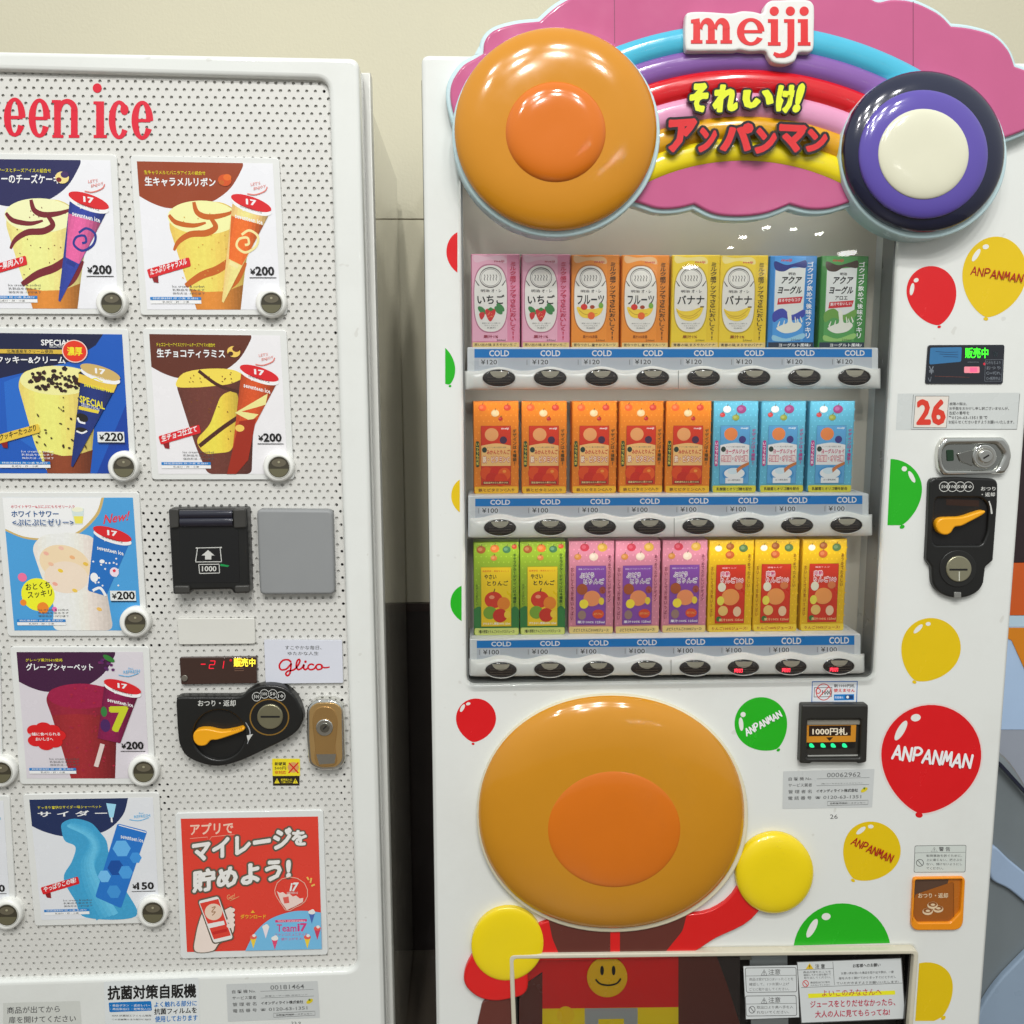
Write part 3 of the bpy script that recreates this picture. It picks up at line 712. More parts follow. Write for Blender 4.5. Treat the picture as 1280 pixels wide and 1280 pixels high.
# display
mb = MB(.004); B = lambda x, y: (200+x/4.267, 760+y/4.267)
mb.mp = lambda a, b: at(*B(a, b), .004)
mb.plate(rnd([(103, 266), (515, 262), (517, 402), (113, 409)], 8), M((62, 42, 36), .12, coat=.5, k=1), y=.004, th=.007, bev=.001)
mb.z = .0038
LEDR = M((230, 24, 50), .4, emit=.75); LEDY = M((250, 216, 60), .4, emit=1.0)
mb.plate(box(218, 297, 243, 302), LEDR)
def seg7(mb, x, y, w_, h, on, m, t=4, lean=6):
    S_ = {'a': (0, 0, 1, 0), 'b': (1, 0, 1, .5), 'c': (1, .5, 1, 1), 'd': (0, 1, 1, 1), 'e': (0, .5, 0, 1), 'f': (0, 0, 0, .5), 'g': (0, .5, 1, .5)}
    for k in on:
        a = S_[k]; p0 = (x+a[0]*w_+lean*(1-a[1]), y+a[1]*h); p1 = (x+a[2]*w_+lean*(1-a[3]), y+a[3]*h)
        mb.stroke([p0, p1], t, m, smooth=False)
seg7(mb, 262, 282, 26, 40, 'abged', LEDR); seg7(mb, 310, 282, 26, 40, 'bc', LEDR)
mb.stroke(ell(378, 278, 5, 5, 12), 2, LEDR, smooth=False, closed=True)
mb.plate(box(396, 266, 436, 312), M((190, 150, 30), .4, emit=.4)); mb.text('販売中', 394, 268, 508, 312, LEDY, bold=.03)
mb.stroke([(398, 322), (446, 321), (446, 333), (399, 334)], 1.6, M((150, 110, 90), .4), smooth=False, closed=True)
mb.plate(ell(133, 373, 17), M((130, 124, 114), .3, metal=.6), y=.0015, th=.002, bev=.001)
mb.build('display_panel', LM)
# script logo sticker
mb = MB(.006); mb.mp = lambda a, b: at(*B(a, b), .006)
mb.plate(rnd([(555, 171), (970, 173), (976, 399), (564, 403)], 7), M((214, 216, 226), .3, k=1.0), y=.006, th=.004)
mb.z = .0058
mb.text('すこやかな毎日、', 667, 200, 862, 222, GREYT, bold=.01); mb.text('ゆたかな人生', 682, 232, 846, 252, GREYT, bold=.01)
G = M((196, 16, 34), .35)
mb.stroke([(700, 290), (684, 276), (655, 280), (637, 305), (645, 328), (672, 326), (694, 304), (700, 296), (697, 325), (692, 350), (679, 361), (671, 349), (684, 336), (712, 330), (732, 312), (746, 285), (742, 274), (731, 284), (727, 312), (738, 328), (756, 320), (768, 302), (766, 320), (776, 328), (790, 318)], 9.5, G, n=6)
mb.stroke([(822, 304), (806, 299), (792, 308), (792, 322), (806, 329), (824, 322), (832, 308)], 9, G)
mb.stroke([(832, 316), (838, 303), (854, 301), (866, 311), (860, 324), (842, 328), (832, 318)], 9, G)
mb.stroke([(858, 312), (878, 318), (905, 315)], 7.5, G); mb.plate(ell(776, 286, 7), G)
mb.build('logo_sticker', LM)
# coin panel
mb = MB(-.006); mb.mp = lambda a, b: at(*B(a, b), -.006)
ol = catmull([(92, 560), (90, 490), (105, 473), (200, 471), (340, 471), (430, 468), (470, 440), (530, 413), (600, 408), (670, 425), (730, 480), (762, 560), (760, 605), (735, 650), (680, 692), (560, 752), (440, 808), (330, 838), (240, 830), (150, 790), (110, 730), (98, 660)], 5, True)
mb.plate(ol, DK, y=-.010, th=.02, bev=.003, seg=4, holes=[ell(318, 672, 138, 132, 48)])
mb.plate(ell(318, 672, 140, 134, 48), M((20, 20, 19), .4), y=-.004)
cp = mb.build('coin_panel', LM)
mb = MB(-.0104); mb.mp = lambda a, b: at(*B(a, b), -.0104)
mb.z = -.0104
mb.text('おつり・返却', 203, 491, 403, 524, ICO, bold=.02)
for (x, y, t) in ((515, 473, '500'), (557, 458, '100'), (601, 458, '50'), (644, 470, '10')):
    cm = MB(-.0104); cm.mp = mb.mp; cm.z = -.0104
    cm.stroke(ell(x, y, 23, 23, 28), 3, ICO, smooth=False, closed=True); cm.text(t, x-14, y-9, x+14, y+9, ICO, bold=.02, res=1); cm.build('coin_mark', cp)
mb.build('coin_panel_print', cp)
mb = MB(-.0104); mb.mp = lambda a, b: at(*B(a, b), -.0104); mb.z = -.0104
mb.stroke([(456, 610), (474, 640), (480, 672), (466, 725)], lambda t: 3+12*t*(1-t), M((150, 152, 156), .3)); mb.plate([(462, 680), (496, 672), (470, 712)], ICO)
mb.build('arrow_mark', cp)
mb = MB(-.011); mb.mp = lambda a, b: at(*B(a, b), -.011)
mb.plate(ell(583, 583, 106, 98, 48), M((176, 136, 66), .25, metal=.7), y=-.0106, th=.001, holes=[ell(583, 583, 99, 92, 48)])
mb.plate(ell(583, 583, 99, 92, 48), DK, y=-.0102)
mb.plate(ell(588, 578, 69, 66, 40), M((150, 146, 120), .3, metal=.8), y=-.0135, th=.004, bev=.0015)
mb.plate(rnd(box(538, 572, 641, 582), 4), INK, y=-.0138)
mb.build('coin_slot', cp)
mb = MB(-.012); mb.mp = lambda a, b: at(*B(a, b), -.012)
lev = catmull([(180, 688), (184, 662), (208, 645), (260, 642), (330, 655), (400, 645), (445, 633), (448, 650), (385, 675), (312, 698), (275, 702), (247, 728), (210, 730), (188, 712)], 5, True)
ORG = M((236, 158, 22), .3)
mb.plate(lev, ORG, y=-.016, th=.012, bev=.002)
for k in range(6): mb.stroke([(385+k*10, 652-k*2), (392+k*10, 640-k*2)], 2, M((150, 90, 20), .5), y=-.0162, smooth=False)
mb.build('return_lever', cp)
# lock
BR = M((196, 160, 104), .22, metal=.6, k=1)
mb = MB(-.006); mb.mp = lambda a, b: at(*B(a, b), -.006)
mb.plate(rnd([(830, 488), (935, 490), (975, 520), (984, 600), (990, 820), (950, 862), (860, 866), (795, 835), (782, 700), (783, 530)], 28), CHROME, y=-.008, th=.018, bev=.004, seg=5)
lk = mb.build('lock_plate', LM)
mb = MB(-.009); mb.mp = lambda a, b: at(*B(a, b), -.009)
mb.plate(rnd([(835, 505), (930, 506), (968, 530), (970, 700), (972, 815), (940, 848), (855, 852), (806, 826), (796, 700), (796, 535)], 26), BR, y=-.0095, th=.002, bev=.0008)
mb.plate(catmull([(878, 524), (925, 540), (945, 590), (945, 650), (935, 740), (945, 810), (925, 838), (850, 840), (826, 800), (828, 740), (818, 650), (815, 590), (832, 540)], 5, True), M((180, 142, 88), .2, metal=.6, k=1), y=-.0108, th=.003, bev=.001)
mb.plate([(834, 778), (940, 776), (932, 826), (850, 832)], CHROME, y=-.0110)
mb.build('lock_face', lk)
mb = MB(-.01); mb.mp = lambda a, b: at(*B(a, b), -.01)
mb.plate(ell(878, 636, 46, 45, 36), CHROME, y=-.0125, th=.004, bev=.0015); mb.plate(ell(880, 634, 26, 26, 30), M((150, 148, 140), .2, metal=1, k=1), y=-.0145, th=.003, bev=.001)
mb.stroke([(872, 642), (890, 624)], 6, INK, y=-.0148, smooth=False)
mb.build('key_cylinder', lk)
# small warning sticker
mb = MB(.0102); mb.mp = lambda a, b: at(*B(a, b), .0102); mb.z = .0102
YS = M((232, 208, 40), .35)
mb.plate([(598, 803), (746, 804), (747, 895), (600, 896)], YS); mb.plate([(601, 897), (744, 896), (744, 946), (603, 947)], M((36, 28, 22), .35))
mb.text('新硬貨', 612, 822, 672, 840, INK, bold=.03, res=1); mb.text('500円', 612, 846, 672, 863, INK, bold=.02, res=1); mb.text('非対応', 612, 868, 672, 886, M((190, 60, 30), .4), bold=.03, res=1)
mb.plate(ell(711, 850, 30, 28), M((206, 150, 90), .4)); XR = M((200, 24, 24), .4)
mb.stroke([(688, 826), (738, 880)], 7, XR, smooth=False); mb.stroke([(738, 824), (686, 880)], 7, XR, smooth=False)
for x in (624, 722):
    mb.plate([(x, 908), (x+14, 935), (x-14, 935)], YS); mb.text('!', x-1.5, 915, x+1.5, 931, INK, bold=.03, res=1)
mb.text('紙幣投入口', 645, 910, 704, 921, YS, bold=.02, res=1); mb.text('ご注意ください', 645, 924, 704, 934, YS, bold=.02, res=1)
mb.build('warning_sticker', LM)

# red poster
out = [(219, 1016), (404, 1012), (410, 1193), (226, 1198)]
mb = MB(.0085); mb.plate(rnd(out, 5), M((222, 224, 222), .2, k=1, coat=.4), y=.0072, th=.0036, bev=.001)
ho = mb.build('card_holder', LM)
D_ = lambda x, y: (200+x/3.2, 1000+y/3.2)
mb = MB(.0068); mb.mp = lambda a, b: at(*D_(a, b), .0068); mb.z = .0068
PR = P(212, 62, 48); PW = P(222, 220, 216); PO = M((92, 84, 70), .4)
mb.plate([(83, 75), (632, 66), (648, 595), (108, 608)], PR)
mb.text('アプリで', 122, 96, 292, 140, P(228, 190, 170), bold=.03, dy=-8); mb.stroke([(120, 154), (190, 148), (192, 168), (207, 147), (298, 138)], 2.5, P(220, 150, 130), smooth=False)
def outlined(mb, t, x0, y0, x1, y1, mf, mo, r, dy=0, bold=.05, th=0, quad=None, dx=0, n=14, res=2, fat=0):
    for k in range(n):
        a = 2*math.pi*k/n; ox, oy = r*math.cos(a), r*math.sin(a)
        qq = [(p[0]+ox, p[1]+oy) for p in quad] if quad else None
        mb.z -= .00002; mb.text(t, x0+ox, y0+oy, x1+ox, y1+oy, mo, y=mb.z, bold=bold, dy=dy, dx=dx, res=res, quad=qq, th=th)
    mb.z -= .00006
    if fat:
        for k in range(8):
            a = math.pi*k/4; mb.z -= .00001; mb.text(t, x0+fat*math.cos(a), y0+fat*math.sin(a), x1+fat*math.cos(a), y1+fat*math.sin(a), mf, y=mb.z, bold=.03, dy=dy, dx=dx, res=res, th=.001)
        return
    mb.text(t, x0, y0, x1, y1, mf, y=mb.z, bold=bold, dy=dy, dx=dx, res=res, quad=quad, th=th)
outlined(mb, 'マイレージ', 132, 170, 525, 245, PW, PO, 7, dy=-58, bold=.06); outlined(mb, 'を', 530, 122, 585, 178, PW, PO, 5, bold=.06)
outlined(mb, '貯めよう!', 134, 285, 520, 368, PW, PO, 7, dy=-58, bold=.06)
# hand and phone
mb.plate(catmull([(138, 605), (140, 540), (158, 470), (175, 445), (200, 470), (270, 430), (292, 430), (300, 500), (290, 540), (240, 575), (215, 604)], 5, True), PO); mb.plate(catmull([(142, 603), (144, 542), (161, 474), (175, 450), (200, 474), (268, 434), (288, 434), (296, 500), (287, 536), (236, 572), (210, 602)], 5, True), P(226, 210, 200))
mb.plate(rnd([(148, 398), (238, 376), (300, 556), (212, 577)], 16), PO); mb.plate(rnd([(154, 403), (234, 383), (293, 552), (216, 571)], 12), PW)
mb.plate([(160, 412), (234, 394), (284, 540), (216, 556)], PR); mb.plate(ell(215, 446, 35, 33), P(222, 196, 176)); mb.stroke([(208, 430), (222, 426), (208, 446), (222, 446), (210, 460)], 4, P(160, 120, 90))
mb.plate([(190, 494), (256, 481), (260, 497), (196, 512)], PW); mb.stroke([(210, 532), (270, 518)], 12, P(190, 40, 36), smooth=False)
for k in range(4): mb.plate(ell(284, 440+k*20, 17, 10, 16, rot=-12), P(226, 210, 200))
mb.text('Get!', 268, 378, 300, 398, P(236, 170, 120), dy=-6, bold=.01); mb.stroke([(280, 402), (318, 384)], 2, P(236, 170, 120), smooth=False)
mb.text('ダウンロード', 323, 456, 424, 473, P(240, 170, 50), bold=.03); mb.plate([(372, 438), (381, 450), (363, 450)], P(240, 170, 50))
# badge
heart = catmull([(462, 350), (480, 318), (530, 306), (578, 330), (592, 375), (575, 410), (540, 428), (508, 442), (480, 405), (462, 375)], 5, True)
mb.stroke(heart[::3], 3, P(222, 170, 150), smooth=False, closed=True)
mb.text('i7', 520, 330, 548, 362, PW, bold=.05, dx=6); mb.text('SEVENTEEN ICE', 508, 366, 552, 374, PW, res=1)
mb.plate([(468, 362), (480, 370), (492, 366), (505, 376), (518, 372), (532, 384), (545, 380), (560, 392), (574, 390), (572, 406), (540, 424), (508, 438), (484, 405)], P(224, 200, 190)); mb.plate([(492, 388), (515, 384), (518, 410), (498, 412)], P(212, 90, 80)); 
for a, b_ in (((596, 318), (588, 306)), ((602, 330), (606, 310)), ((606, 342), (620, 336))): mb.stroke([a, b_], 7, P(236, 180, 90), smooth=False)
# blue fan
fan = [(340, 601)]+ell(560, 640, 222, 196, 24, a0=190, a1=292)
fan = [p for p in catmull([(342, 601), (380, 530), (440, 475), (520, 446), (580, 441), (644, 448)], 6)]+[(648, 594)]
mb.plate(fan, P(112, 178, 216)); mb.plate([(462, 478), (588, 474), (588, 484), (462, 488)], P(206, 50, 110)); mb.text('TEAM SEVENTEEN', 470, 479, 580, 485, PW, res=1)
MG = P(196, 60, 120)
mb.text('Team', 468, 496, 546, 524, MG, bold=.02); mb.text('i7', 552, 492, 586, 522, MG, bold=.05)
mb.text('ファンコミュニティも', 460, 532, 592, 543, MG, bold=.01, res=1, dy=-3); mb.text('盛り上がるよ!', 486, 549, 572, 559, MG, bold=.01, res=1, dy=-2)
for (x, y, c, l) in ((374, 560, (236, 196, 60), 0), (460, 565, (214, 70, 110), 10), (590, 560, (238, 196, 60), 0), (630, 525, (196, 60, 90), 0), (424, 520, (226, 214, 220), 0), (608, 460, (70, 100, 170), 0)):
    mb.plate([(x-13, y-12), (x+13, y-12), (x, y+32)], P(*c)); mb.plate(ell(x, y-14, 14, 9), P(220, 90, 80) if c[2] < 100 else PW); mb.plate(ell(x+3, y-20, 7, 6), PW)
mb.build('poster', ho, label='red poster with white slogan letters and a phone drawing')

# lower stickers
mb = MB(0); mb.z = -.0003
mb.plate([(4, 1253.5), (100, 1251), (102, 1285), (4, 1287)], M((206, 208, 202), .3, k=1), y=-.0003); mb.text('商品が出てから', 9, 1258.5, 75, 1267, GREYT, y=-.0006, dy=-2); mb.text('扉を開けてください', 11, 1270.5, 95, 1279, GREYT, y=-.0006, dy=-2)
mb.build('notice_sticker', LM)
mb = MB(0); mb.z = -.0003
mb.plate([(130, 1227), (248, 1222), (250, 1285), (132, 1290)], M((222, 226, 226), .25, k=1), y=-.0003); mb.z = -.0005
mb.text('抗菌対策自販機', 135, 1232.5, 245, 1249.5, INK, bold=.04, dy=-3)
BL = M((20, 110, 180), .35)
mb.plate(rnd([(136, 1253), (189, 1251), (190, 1263), (137, 1265)], 1.5), BL)
mb.text('・商品ボタン ・返却レバー', 138, 1255, 188, 1258, WHT, res=1); mb.text('・商品取出口 ・紙幣投入口', 138, 1259.5, 188, 1262.5, WHT, res=1)
mb.text('SIAA 抗菌加工フィルム使用', 140, 1268, 189, 1270.5, GREYT, res=1); mb.text('この自販機の主な部分に貼付', 140, 1273, 189, 1275, GREYT, res=1)
mb.text('よく触れる部分に', 193, 1252, 246, 1259, BL, bold=.02, dy=-2); mb.text('抗菌フィルムを', 193, 1260.5, 246, 1268, INK, bold=.02, dy=-2); mb.text('使用しております', 194, 1270, 247, 1277.5, BL, bold=.02, dy=-2)
mb.build('notice_sticker', LM)
def service(q, par, num, name, tel, y):
    Yb = 0; mb = MB(Yb, quadmap(q, 0)); mb.plate(rnd(box(0, 0, 1, 1), .015), M((200, 203, 202), .3, k=1), y=y)
    mb.z = y-.0002; L_ = M((110, 112, 112), .4)
    for k, t in enumerate(('自 販 機 No.', 'サービス業者', '管 理 者 名', '電 話 番 号')):
        mb.text(t, .06, .16+.17*k, .32, .255+.17*k, GREYT, bold=.015, res=1)
    mb.text(num, .48, .07, .85, .19, L_, bold=.01); mb.text(name, .42, .34, .88, .375, L_, res=1)
    mb.stroke([(.37, .22), (.95, .22)], .008, L_, smooth=False); mb.stroke([(.37, .40), (.95, .40)], .008, L_, smooth=False)
    mb.text('イオンディライト株式会社', .37, .50, .83, .585, INK, bold=.02, res=1); mb.plate(ell(.90, .54, .03, .07, rot=20), M((206, 186, 30), .4)); mb.plate(ell(.9, .5, .012, .03), M((90, 120, 30), .4))
    mb.text('☎', .36, .68, .42, .75, INK, res=1); mb.text(tel, .45, .67, .87, .755, L_, bold=.01)
    mb.stroke([(.5, .82), (.95, .81), (.95, .92), (.5, .93)], .008, GREYT, smooth=False, closed=True); mb.text('自動販売機統一ステッカー', .53, .85, .92, .9, GREYT, bold=.01, res=1)
    return mb.build('service_sticker', par)
service([(283, 1230), (397, 1226), (400, 1272), (285, 1277)], LM, '00181464', '設置ユーザー(株) 担当エリア', '0120-63-1351', -.0004)
mb = MB(0); mb.text('23.9', 364, 1277, 376, 1280.5, L_ if False else GREYT, y=-.0003, bold=0); mb.build('small_number', LM)

# ================================================================== RIGHT MACHINE (drinks)
RM = empty('vending_machine', (at(900, 600)[0], .3, 0), 'white drinks vending machine with glass showcase, balloons and pink cloud sign', 'vending machine')
RX0 = (at(527, 80)[0]+at(545, 1275)[0])/2; RX1 = (at(1278, 560)[0]+at(1227.5, 1280)[0])/2
RT = at(550, 68.5)[1]
wq = [at(576, 215), at(1126, 215), at(1091.5, 847), at(583.8, 855)]
wz = rnd(wq, [.008, .008, .014, .014], 6)
dq = [at(637.5, 1189), at(1142.5, 1182), at(1142, 1700), at(648, 1700)]
dq = [at(637.5, 1189), at(1142.5, 1183), (at(1137, 1280)[0]-.004, .16), (at(641, 1280)[0]+.004, .16)]
dqr = rnd(dq, [.008, .008, .01, .01])
mb = MB(0)
mb.plate(rnd([(RX0, RT), (RX1, RT), (RX1, .08), (RX0, .08)], [.012, .012, 0, 0]), WHITE, y=0, th=.05, bev=.006, seg=4, holes=[wz, dqr], world=True)
mb.build('door', RM)
for x0, x1 in ((RX0-.0025, RX0+.012), (RX1-.012, RX1+.002)):
    mb = MB(0); mb.bx(x0, x1, .05, .057, .06, RT-.02, M((24, 22, 22), .5)); mb.build('door_gasket', RM)
mb = MB(0)
D0 = .16
BH = M((226, 226, 220), .3, kind='white', k=1.0)
# cabinet: shell made of separate walls around the recesses
wl = min(p[0] for p in wq)-.004; wr = max(p[0] for p in wq)+.004; wb = min(p[1] for p in wq)-.004; wt = max(p[1] for p in wq)+.004
mb.bx(RX0+.003, RX1-.003, D0, .60, .05, RT-.01, WHITE2)
mb.bx(RX0+.003, wl-.02, .057, D0-.001, .05, RT-.01, WHITE2); mb.bx(wr+.02, RX1-.003, .057, D0-.001, .05, RT-.01, WHITE2)
mb.build('body', RM)
# showcase interior
YB = .075
mb = MB(YB); INT = M((190, 185, 172), .45, k=1.0); INS = M((186, 190, 190), .3, k=1.0)
mi = mb.mat(INT); ms = mb.mat(INS)
b0 = len(mb.v); n = len(wz); ins = inset(wz[::-1] if area(wz) < 0 else wz, -.001)
for y in (.051, YB): mb.v += [(p[0], y, p[1]) for p in ins]
for i in range(n): j = (i+1) % n; mb.face((b0+i, b0+j, b0+n+j, b0+n+i), ms)
mb.plate(ins, INT, y=YB, world=True)
mb.build('showcase_lining', RM)
# window trim
mb = MB(0); tr = M((196, 198, 196), .3, k=1)
mb.plate(wz, M((120, 122, 120), .3, k=1), y=.004, th=.04, world=True, holes=[inset(wz[::-1] if area(wz) < 0 else wz, .0022)])
mb.build('window_trim', RM)
mb = MB(0); mb.plate(inset(wz[::-1] if area(wz) < 0 else wz, .0024), glassmat(), y=-.0165+.012, world=True); 
glass_loop = inset(wz[::-1] if area(wz) < 0 else wz, .0024)

# shelves with price strips and buttons
GREYS = M((190, 196, 204), .3, k=1.0); BLUE = M((20, 118, 192), .3)
ROWS = [ # left x, right x, yTL, yTR, blue(top,bot) L, R, grey bottom L,R, housing bottom L,R
 dict(xl=584, xr=1098, t=(434, 434.5), b=((436.3, 447.2), (436.3, 446.5)), g=(463, 460), hb=(487.5, 486), hx=(580.5, 1105.5), bx=[623.7, 687.7, 752, 816, 879.5, 942.5, 1005.5, 1068], by=(472.8, 471.3), price='120', rx=20.4, ry=10.6),
 dict(xl=585, xr=1086, t=(619.5, 617), b=((623.4, 633), (619.3, 630)), g=(648, 644), hb=(673.5, 671), hx=(585, 1095), bx=[625, 687.7, 750, 812, 873, 935, 996.5, 1058], by=(660, 656.3), price='100', rx=20, ry=10.1),
 dict(xl=587, xr=1076, t=(799, 792.5), b=((801, 810), (794.3, 806)), g=(826, 820), hb=(847.5, 846-2.5), hx=(586, 1085), bx=[626.3, 687.3, 748, 808.4, 868.8, 929.3, 988.8, 1048.5], by=(838, 832.6), price='100', rx=19.6, ry=9.6)]
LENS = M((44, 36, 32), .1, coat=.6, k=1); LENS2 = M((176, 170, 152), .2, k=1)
for ri, R in enumerate(ROWS):
    YS_ = .006
    li = lambda p, x, R=R: p[0]+(p[1]-p[0])*(x-R['xl'])/(R['xr']-R['xl'])
    mb = MB(YS_)
    mb.plate(rnd([(R['xl'], R['t'][0]), (R['xr'], R['t'][1]), (R['xr'], R['hb'][1]-2), (R['xl'], R['hb'][0]-2)], 2), M((214, 218, 220), .3, k=1), y=YS_, th=YB-YS_-.001, bev=.0015)
    mb.z = YS_
    mb.plate([(R['xl']+9, R['b'][0][1]), (R['xr']-8, R['b'][1][1]), (R['xr']-8, R['g'][1]+6), (R['xl']+9, R['g'][0]+6)], GREYS)
    mb.plate([(R['xl']+9, R['b'][0][0]), (R['xr']-8, R['b'][1][0]), (R['xr']-8, R['b'][1][1]), (R['xl']+9, R['b'][0][1])], BLUE)
    for x in R['bx']:
        yy0 = li((R['b'][0][0], R['b'][1][0]), x); yy1 = li((R['b'][0][1], R['b'][1][1]), x)
        mb.text('COLD', x-12, yy0+1.7, x+12.5, yy1-1.9, WHT, bold=.03)
        mb.plate(rnd(box(x-25, yy1+1.2, x-1, yy1+10), .5), M((204, 208, 214), .3, k=1)); mb.text('¥'+R['price'], x-22.5, yy1+2.4, x-2.5, yy1+8.4, INK, bold=.012)
        mb.stroke([(x+(-27 if ri else 35), yy1+2.5), (x+(-27 if ri else 35), yy1+9)], .5, GREYT, smooth=False)
    sh = mb.build('shelf', RM)
    # wavy button housing
    mb = MB(-.004); x0, x1 = R['hx']; N = 150; up = []
    for i in range(N+1):
        x = x0+(x1-x0)*i/N
        d = min(abs(x-bx_) for bx_ in R['bx'])
        up.append((x, li(R['g'], x)+.5-5.2*(.5+.5*math.cos(min(d/30, 1)*math.pi))))
    hb = [(x1, R['hb'][1]), (x0, R['hb'][0])]
    mid = [(x0+(x1-x0)*i/24, R['hb'][0]+(R['hb'][1]-R['hb'][0])*i/24) for i in range(25)][::-1]
    loopW = [mb.mp(*p) for p in up+mid]
    # rounded strip
    lw = loopW; nU = len(up)
    mi = mb.mat(PLW)
    # cross-section sweep: bulge from top edge to bottom edge
    segs = 10; b0 = len(mb.v)
    for i in range(N+1):
        tx, tz = mb.mp(*up[i]); x = up[i][0]; bxp, bz = mb.mp(x, R['hb'][0]+(R['hb'][1]-R['hb'][0])*i/N)
        endf = min(1, min(i, N-i)/3.0)**.5
        for k in range(segs+1):
            a = math.pi*k/segs
            f = (1-math.cos(a))/2
            mb.v.append((tx+(bxp-tx)*f, .010-(.015*endf)*math.sin(a)**.45 if 0 < k < segs else .010, tz+(bz-tz)*f))
    for i in range(N):
        for k in range(segs):
            a = b0+i*(segs+1)+k; mb.face((a, a+1, a+segs+2, a+segs+1), mi)
    mb.stroke([((R['bx'][3]+R['bx'][4])/2, li(R['g'], 848)+1.5), ((R['bx'][3]+R['bx'][4])/2, li(R['hb'], 848)-1)], .7, M((120, 120, 116), .5), y=-.0053, smooth=False)
    mb.build('button_housing', sh)
    for k, x in enumerate(R['bx']):
        y = li(R['by'], x)
        mb = MB(-.006)
        mb.plate(ell(x, y, R['rx']+1.2, R['ry']+1.2, 36), M((225, 225, 220), .2, k=1), y=-.0062, th=.003, bev=.0008, holes=[ell(x, y, R['rx'], R['ry'], 36)])
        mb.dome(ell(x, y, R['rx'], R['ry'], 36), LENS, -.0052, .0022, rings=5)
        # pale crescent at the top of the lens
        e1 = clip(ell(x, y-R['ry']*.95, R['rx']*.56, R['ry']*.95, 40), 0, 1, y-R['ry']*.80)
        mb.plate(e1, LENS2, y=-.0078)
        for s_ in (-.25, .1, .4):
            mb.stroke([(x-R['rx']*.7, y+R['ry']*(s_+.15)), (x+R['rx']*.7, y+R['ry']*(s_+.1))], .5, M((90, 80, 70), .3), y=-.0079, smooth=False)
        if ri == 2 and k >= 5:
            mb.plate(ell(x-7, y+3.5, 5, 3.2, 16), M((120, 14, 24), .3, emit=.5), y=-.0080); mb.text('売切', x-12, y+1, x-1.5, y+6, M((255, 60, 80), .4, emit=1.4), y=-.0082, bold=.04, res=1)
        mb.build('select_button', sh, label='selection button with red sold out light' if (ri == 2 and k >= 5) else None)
for (x, y) in ((682, 490), (980, 489.5)):
    pass

